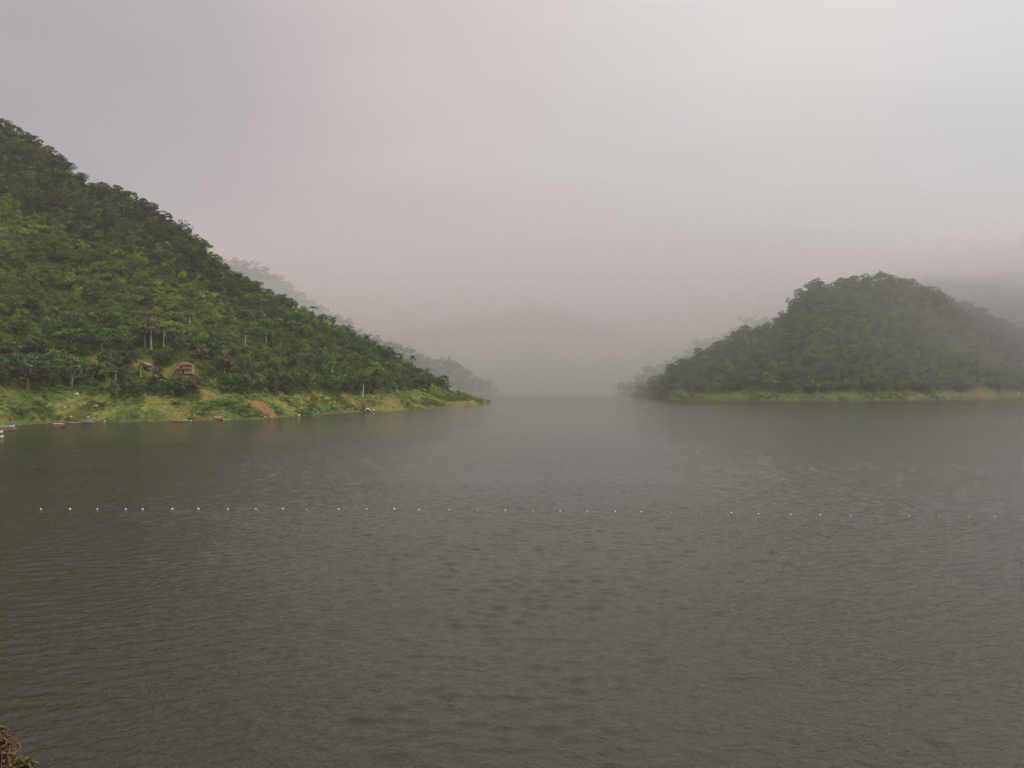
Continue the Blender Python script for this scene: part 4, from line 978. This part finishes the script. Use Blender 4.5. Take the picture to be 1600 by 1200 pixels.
# ------------------------------------------------------------------ rocks, shelter, posts on the bank
M_stone = simple_mat('pale_stone', (0.55, 0.52, 0.42), 0.9, 0.2, 1.5); M_rockd = simple_mat('dark_rock', (0.10, 0.09, 0.075), 0.9, 0.3, 1.5)
def rock_mesh(seed, mat):
    g = np.random.default_rng(seed); import bmesh
    bm = bmesh.new(); bmesh.ops.create_icosphere(bm, subdivisions=2, radius=1.0)
    ax = g.normal(size=(7, 3)); ax /= np.linalg.norm(ax, axis=1, keepdims=True)
    for v in bm.verts:
        p = np.array(v.co)
        for a in ax:
            d = p @ a; 
            if d > .68: p = p - a * (d - .68)
        v.co = p * (1 + g.normal() * .03)
    me = bpy.data.meshes.new('rock'); bm.to_mesh(me); bm.free(); me.materials.append(mat); return me
rocks = [(119, 617.5, 2.3, 'largest pale boulder, high on the left bank under the twin trunks'), (101.5, 637, 1.0, 'small pale stone in the middle of the left bank'), (150.5, 635.5, 1.7, 'long pale stone above the dark thicket of the left bank'),
         (110.5, 652.5, 1.1, 'pale stone just above the thin plank boat'), (137.5, 653, 1.1, 'whitest small stone above the grey-blue boat'), (164, 659.2, .9, 'pale stone at the waterline right of the grey-blue boat'),
         (393, 635, 1.0, 'pale stone at the top of the orange slip'), (414, 652.5, 1.6, 'flat pale stone at the foot of the orange slip'), (424, 652, 1.0, 'smaller pale stone right of the slip foot'), (471, 638, 1.0, 'white stone left above the straw-coloured shrub foot'),
         (467, 649.2, 1.5, 'pale stone at the waterline below the straw shrub'), (497, 645, 1.6, 'white stone by the water right of the straw shrub'), (539, 646.4, 1.6, 'flat grey stone at the waterline between straw shrub and white shelter'), (584, 641, 1.3, 'pale stone right beside the white arched shelter')]
RM = [rock_mesh(i, M_stone) for i in range(3)]
for i, (px, py, s, lab) in enumerate(rocks):
    p = hillL.at(px, py); o = mesh_obj('rock', RM[i % 3], None, (p.x, p.y, p.z + s * .12)); o.scale = (s * .8, s * .6, s * .42); o.rotation_euler = (0, 0, rnd.uniform(0, 6)); tag(o, lab, 'rock', 'pale stones on the left bank')
p = hillR.at(1591, 615.5); o = mesh_obj('rock', RM[0], None, (p.x, p.y, p.z + .5)); o.scale = (2, 1.4, 1.2); tag(o, 'pale stone on the orange ground at the right end of the far shore', 'rock')
RD = rock_mesh(9, M_rockd)
for px, py, s, lab in [(979, 617.8, 5.0, 'low dark rock at the waterline, outermost at the tip of the right shore'), (996, 619, 6.5, 'dark flat rock on the tip of the right shore, second from the water'), (746, 633, 4.0, 'brown flat rock in the water edge near the left headland tip')]:
    D = DfromY(py); o = mesh_obj('rock', RD, None, ((px - CX) / F * D, D, .3)); o.scale = (s, s * .7, s * .22); tag(o, lab, 'rock')
p = hillL.at(574.5, 642.2); e = empty('shelter', (p.x, p.y, p.z), R(10)); tag(e, 'small white arched shelter with dark mouth standing at the water edge', 'shelter')
m = MB(); V = []; nn = 12
for i in range(nn + 1):
    a = math.pi * i / nn; c_, s_ = math.cos(a), math.sin(a); V += [(1.75 * c_, -1.3, 2.1 * s_), (1.75 * c_, 1.3, 2.1 * s_), (1.2 * c_, -1.3, 1.35 * s_), (1.2 * c_, 1.3, 1.35 * s_)]
m.add(V, [f for i in range(nn) for f in ((4 * i, 4 * i + 1, 4 * i + 5, 4 * i + 4), (4 * i + 2, 4 * i + 6, 4 * i + 7, 4 * i + 3), (4 * i, 4 * i + 4, 4 * i + 6, 4 * i + 2), (4 * i + 1, 4 * i + 3, 4 * i + 7, 4 * i + 5))]); m.build('arch_shell', M_white, e, True)
m = MB(); m.box((0, 1.2, .65), (2.5, .1, 1.4)); m.build('back_wall', M_dark, e)
for px, py, h, w_, mat, lab in [(350, 611, 2.6, .55, M_stone, 'pale stump standing at the upper edge of the bank between dark trees'), (551.5, 643, 3.0, .22, M_white, 'thin white post at the water left of the arched shelter'), (148.5, 587, 2.2, .5, M_stone, 'pale greenish stub in the trees left of the hut')]:
    p = hillL.at(px, py); m = MB(); m.tube([(0, 0, -.5), (.05, 0, h * .5), (.02, .03, h)], [w_ * .6, w_ * .5, w_ * .42], 7); o = m.build('post' if mat is M_white else 'tree_stump', mat, None, True, (p.x, p.y, p.z)); tag(o, lab, 'post' if mat is M_white else 'tree stump')

# ------------------------------------------------------------------ float line
M_buoy = simple_mat('white_float', (0.58, 0.57, 0.54), 0.4, 0.05); M_buoy_o = simple_mat('faded_orange_float', (0.72, 0.52, 0.42), 0.5, 0.1); M_rope = simple_mat('wet_rope', (0.10, 0.09, 0.07), 0.7, 0.2)
bu = [(64, 796, 1), (109.5, 796, 1.2), (152, 796, .95), (196.5, 796, 1), (223, 796, 1.05), (269, 796, 1.3), (310, 796, 1.2), (356, 796, 1), (399.5, 796, .95), (442, 795.6, 1.15), (479, 796, .75), (529, 796, 1), (572.5, 796, 1), (616, 796, 1.15),
      (654.5, 797, 1.05), (702, 797, .85), (745.5, 797.5, .7), (789.5, 798, 1.1), (832.5, 798.5, .9), (875, 799, 1), (917.5, 799.3, .95), (961, 799.7, 1.1), (1001.5, 800.3, 1), (1048.5, 801, .7), (1097, 801.8, .55), (1142.5, 802.3, 1.15), (1185, 803.5, .9),
      (1236, 804.8, .95), (1281, 805.5, 1.1), (1329, 806.5, .95), (1371, 807, .5), (1420.5, 807.2, .95), (1467.5, 807.6, .8), (1513, 807.2, .9), (1555, 808, .75)]
m = MB()
for i in range(12):
    for k in range(12):
        pass
import bmesh
def ball(r, mat, name, sq=.9):
    bm = bmesh.new(); bmesh.ops.create_uvsphere(bm, u_segments=14, v_segments=9, radius=r); me = bpy.data.meshes.new(name)
    for v in bm.verts: v.co.z *= sq
    bm.to_mesh(me); bm.free(); me.materials.append(mat); me.polygons.foreach_set('use_smooth', [True] * len(me.polygons)); return me
B1, B2 = ball(.155, M_buoy, 'float_body'), ball(.155, M_buoy_o, 'float_body')
mc = MB(); mc.tube([(0, 0, .2), (0, 0, .33)], [.07, .05], 8); COLLAR = mc.mesh('lifting_eye', M_rope)
pts = []
for i, (px, py, s) in enumerate(bu):
    p = on_water(px, py); pts.append((p[0], p[1], -.02))
    orange = px in (1048.5, 1097, 745.5, 1467.5, 1371)
    lab = '%s float of the line across the lake, %s from the left' % ('dull orange' if orange else ('bright white' if s >= 1.1 else ('small white' if s < .9 else 'white')), ord_(i + 1))
    e = empty('float_buoy', (p[0], p[1], .05 * s), 0, (s, s, s)); tag(e, lab, 'buoy', 'floats of the boom line across the lake')
    mesh_obj('float_body', B2 if orange else B1, e); mesh_obj('lifting_eye', COLLAR, e)
m = MB(); full = [on_water(-60, 796)[:2] + (-.02,)] + pts + [on_water(1660, 809)[:2] + (-.02,)]
rp = []
for a, b in zip(full[:-1], full[1:]):
    for k in range(4): f = k / 4; rp.append((a[0] + (b[0] - a[0]) * f, a[1] + (b[1] - a[1]) * f + .25 * math.sin(math.pi * f), -.05 - .05 * math.sin(math.pi * f)))
m.tube(rp, .02, 5); tag(m.build('boom_rope', M_rope), 'dark rope lying on the water joining the line of floats', 'rope')

# ------------------------------------------------------------------ dry plants at the lower left corner, close to the camera
M_dry = simple_mat('dry_reddish_stem', (0.15, 0.075, 0.045), 0.9, 0.4, 6.0); M_drypale = simple_mat('dry_pale_tendril', (0.28, 0.19, 0.12), 0.9, 0.25, 6.0); M_olv = simple_mat('olive_leaf', (0.105, 0.095, 0.03), 0.9, 0.4, 9.0)
def corner_plant(px, py, D, n, h, mat, seed, label, leafy=0):
    g = np.random.default_rng(seed); x = (px - CX) / F * D; zt = CAMZ + (CY - py) / F * D; z0 = float(near_z(np.array([x]), np.array([D]))[0])
    e = empty('dry_plant', (x, D, z0 - .05), 0); tag(e, label, 'plant', 'dry plants at the corner of the near bank')
    H = max(zt - z0, .3)
    for i in range(n):
        a = g.uniform(0, 6.28); r = g.uniform(.05, .3) * h; m = MB(); L = (H + g.uniform(-.3, .5) * h) / .78
        P_ = [(math.cos(a) * r * s_ ** 2 * 1.5 + g.normal() * .012, math.sin(a) * r * s_ ** 2, L * (s_ - .25 * s_ ** 5)) for s_ in np.linspace(0, 1, 7)]
        m.tube(P_, [.008 * (1.1 - s_) + .003 for s_ in np.linspace(0, 1, 7)], 4)
        if leafy:
            for k in range(leafy):
                s_ = g.uniform(.55, 1); q = Vector(P_[int(s_ * 6)]); d = Vector(g.normal(size=3)).normalized() * g.uniform(.05, .12); sd = d.cross(Vector(g.normal(size=3))).normalized() * .016
                m.add([q, q + d * .5 + sd, q + d, q + d * .5 - sd], [(0, 1, 2, 3)])
        m.build('stem', mat, e)
corner_plant(2, 1158, 11, 90, .55, M_dry, 1, 'reddish dry grass tuft filling the lower left corner', 16)
corner_plant(34, 1185, 10.5, 50, .4, M_olv, 2, 'olive yellow leafy sprig at the bottom just right of the corner tuft', 16)
corner_plant(-2, 1128, 12, 14, .35, M_olv, 3, 'small olive sprig at the left edge above the reddish tuft', 12)
for (px, py, r, lab) in [(-1, 1160, .06, 'pale curled dry tendril looping at the left frame edge above the tuft'), (18, 1168, .075, 'longer pale tendril arching right over the reddish tuft')]:
    D = 10.8; x = (px - CX) / F * D; z = CAMZ + (CY - py) / F * D; m = MB()
    P_ = [(x + r * math.cos(a) * (1.6 if px else .9) , D + .02 * a, z + r * math.sin(a) * .8) for a in np.linspace(-2.4, 1.2, 16)]
    P_ = [(x - .3, D, float(near_z(np.array([x]), np.array([D]))[0]))] + P_
    m.tube(P_, .0032, 5); tag(m.build('dry_tendril', M_drypale), lab, 'plant')
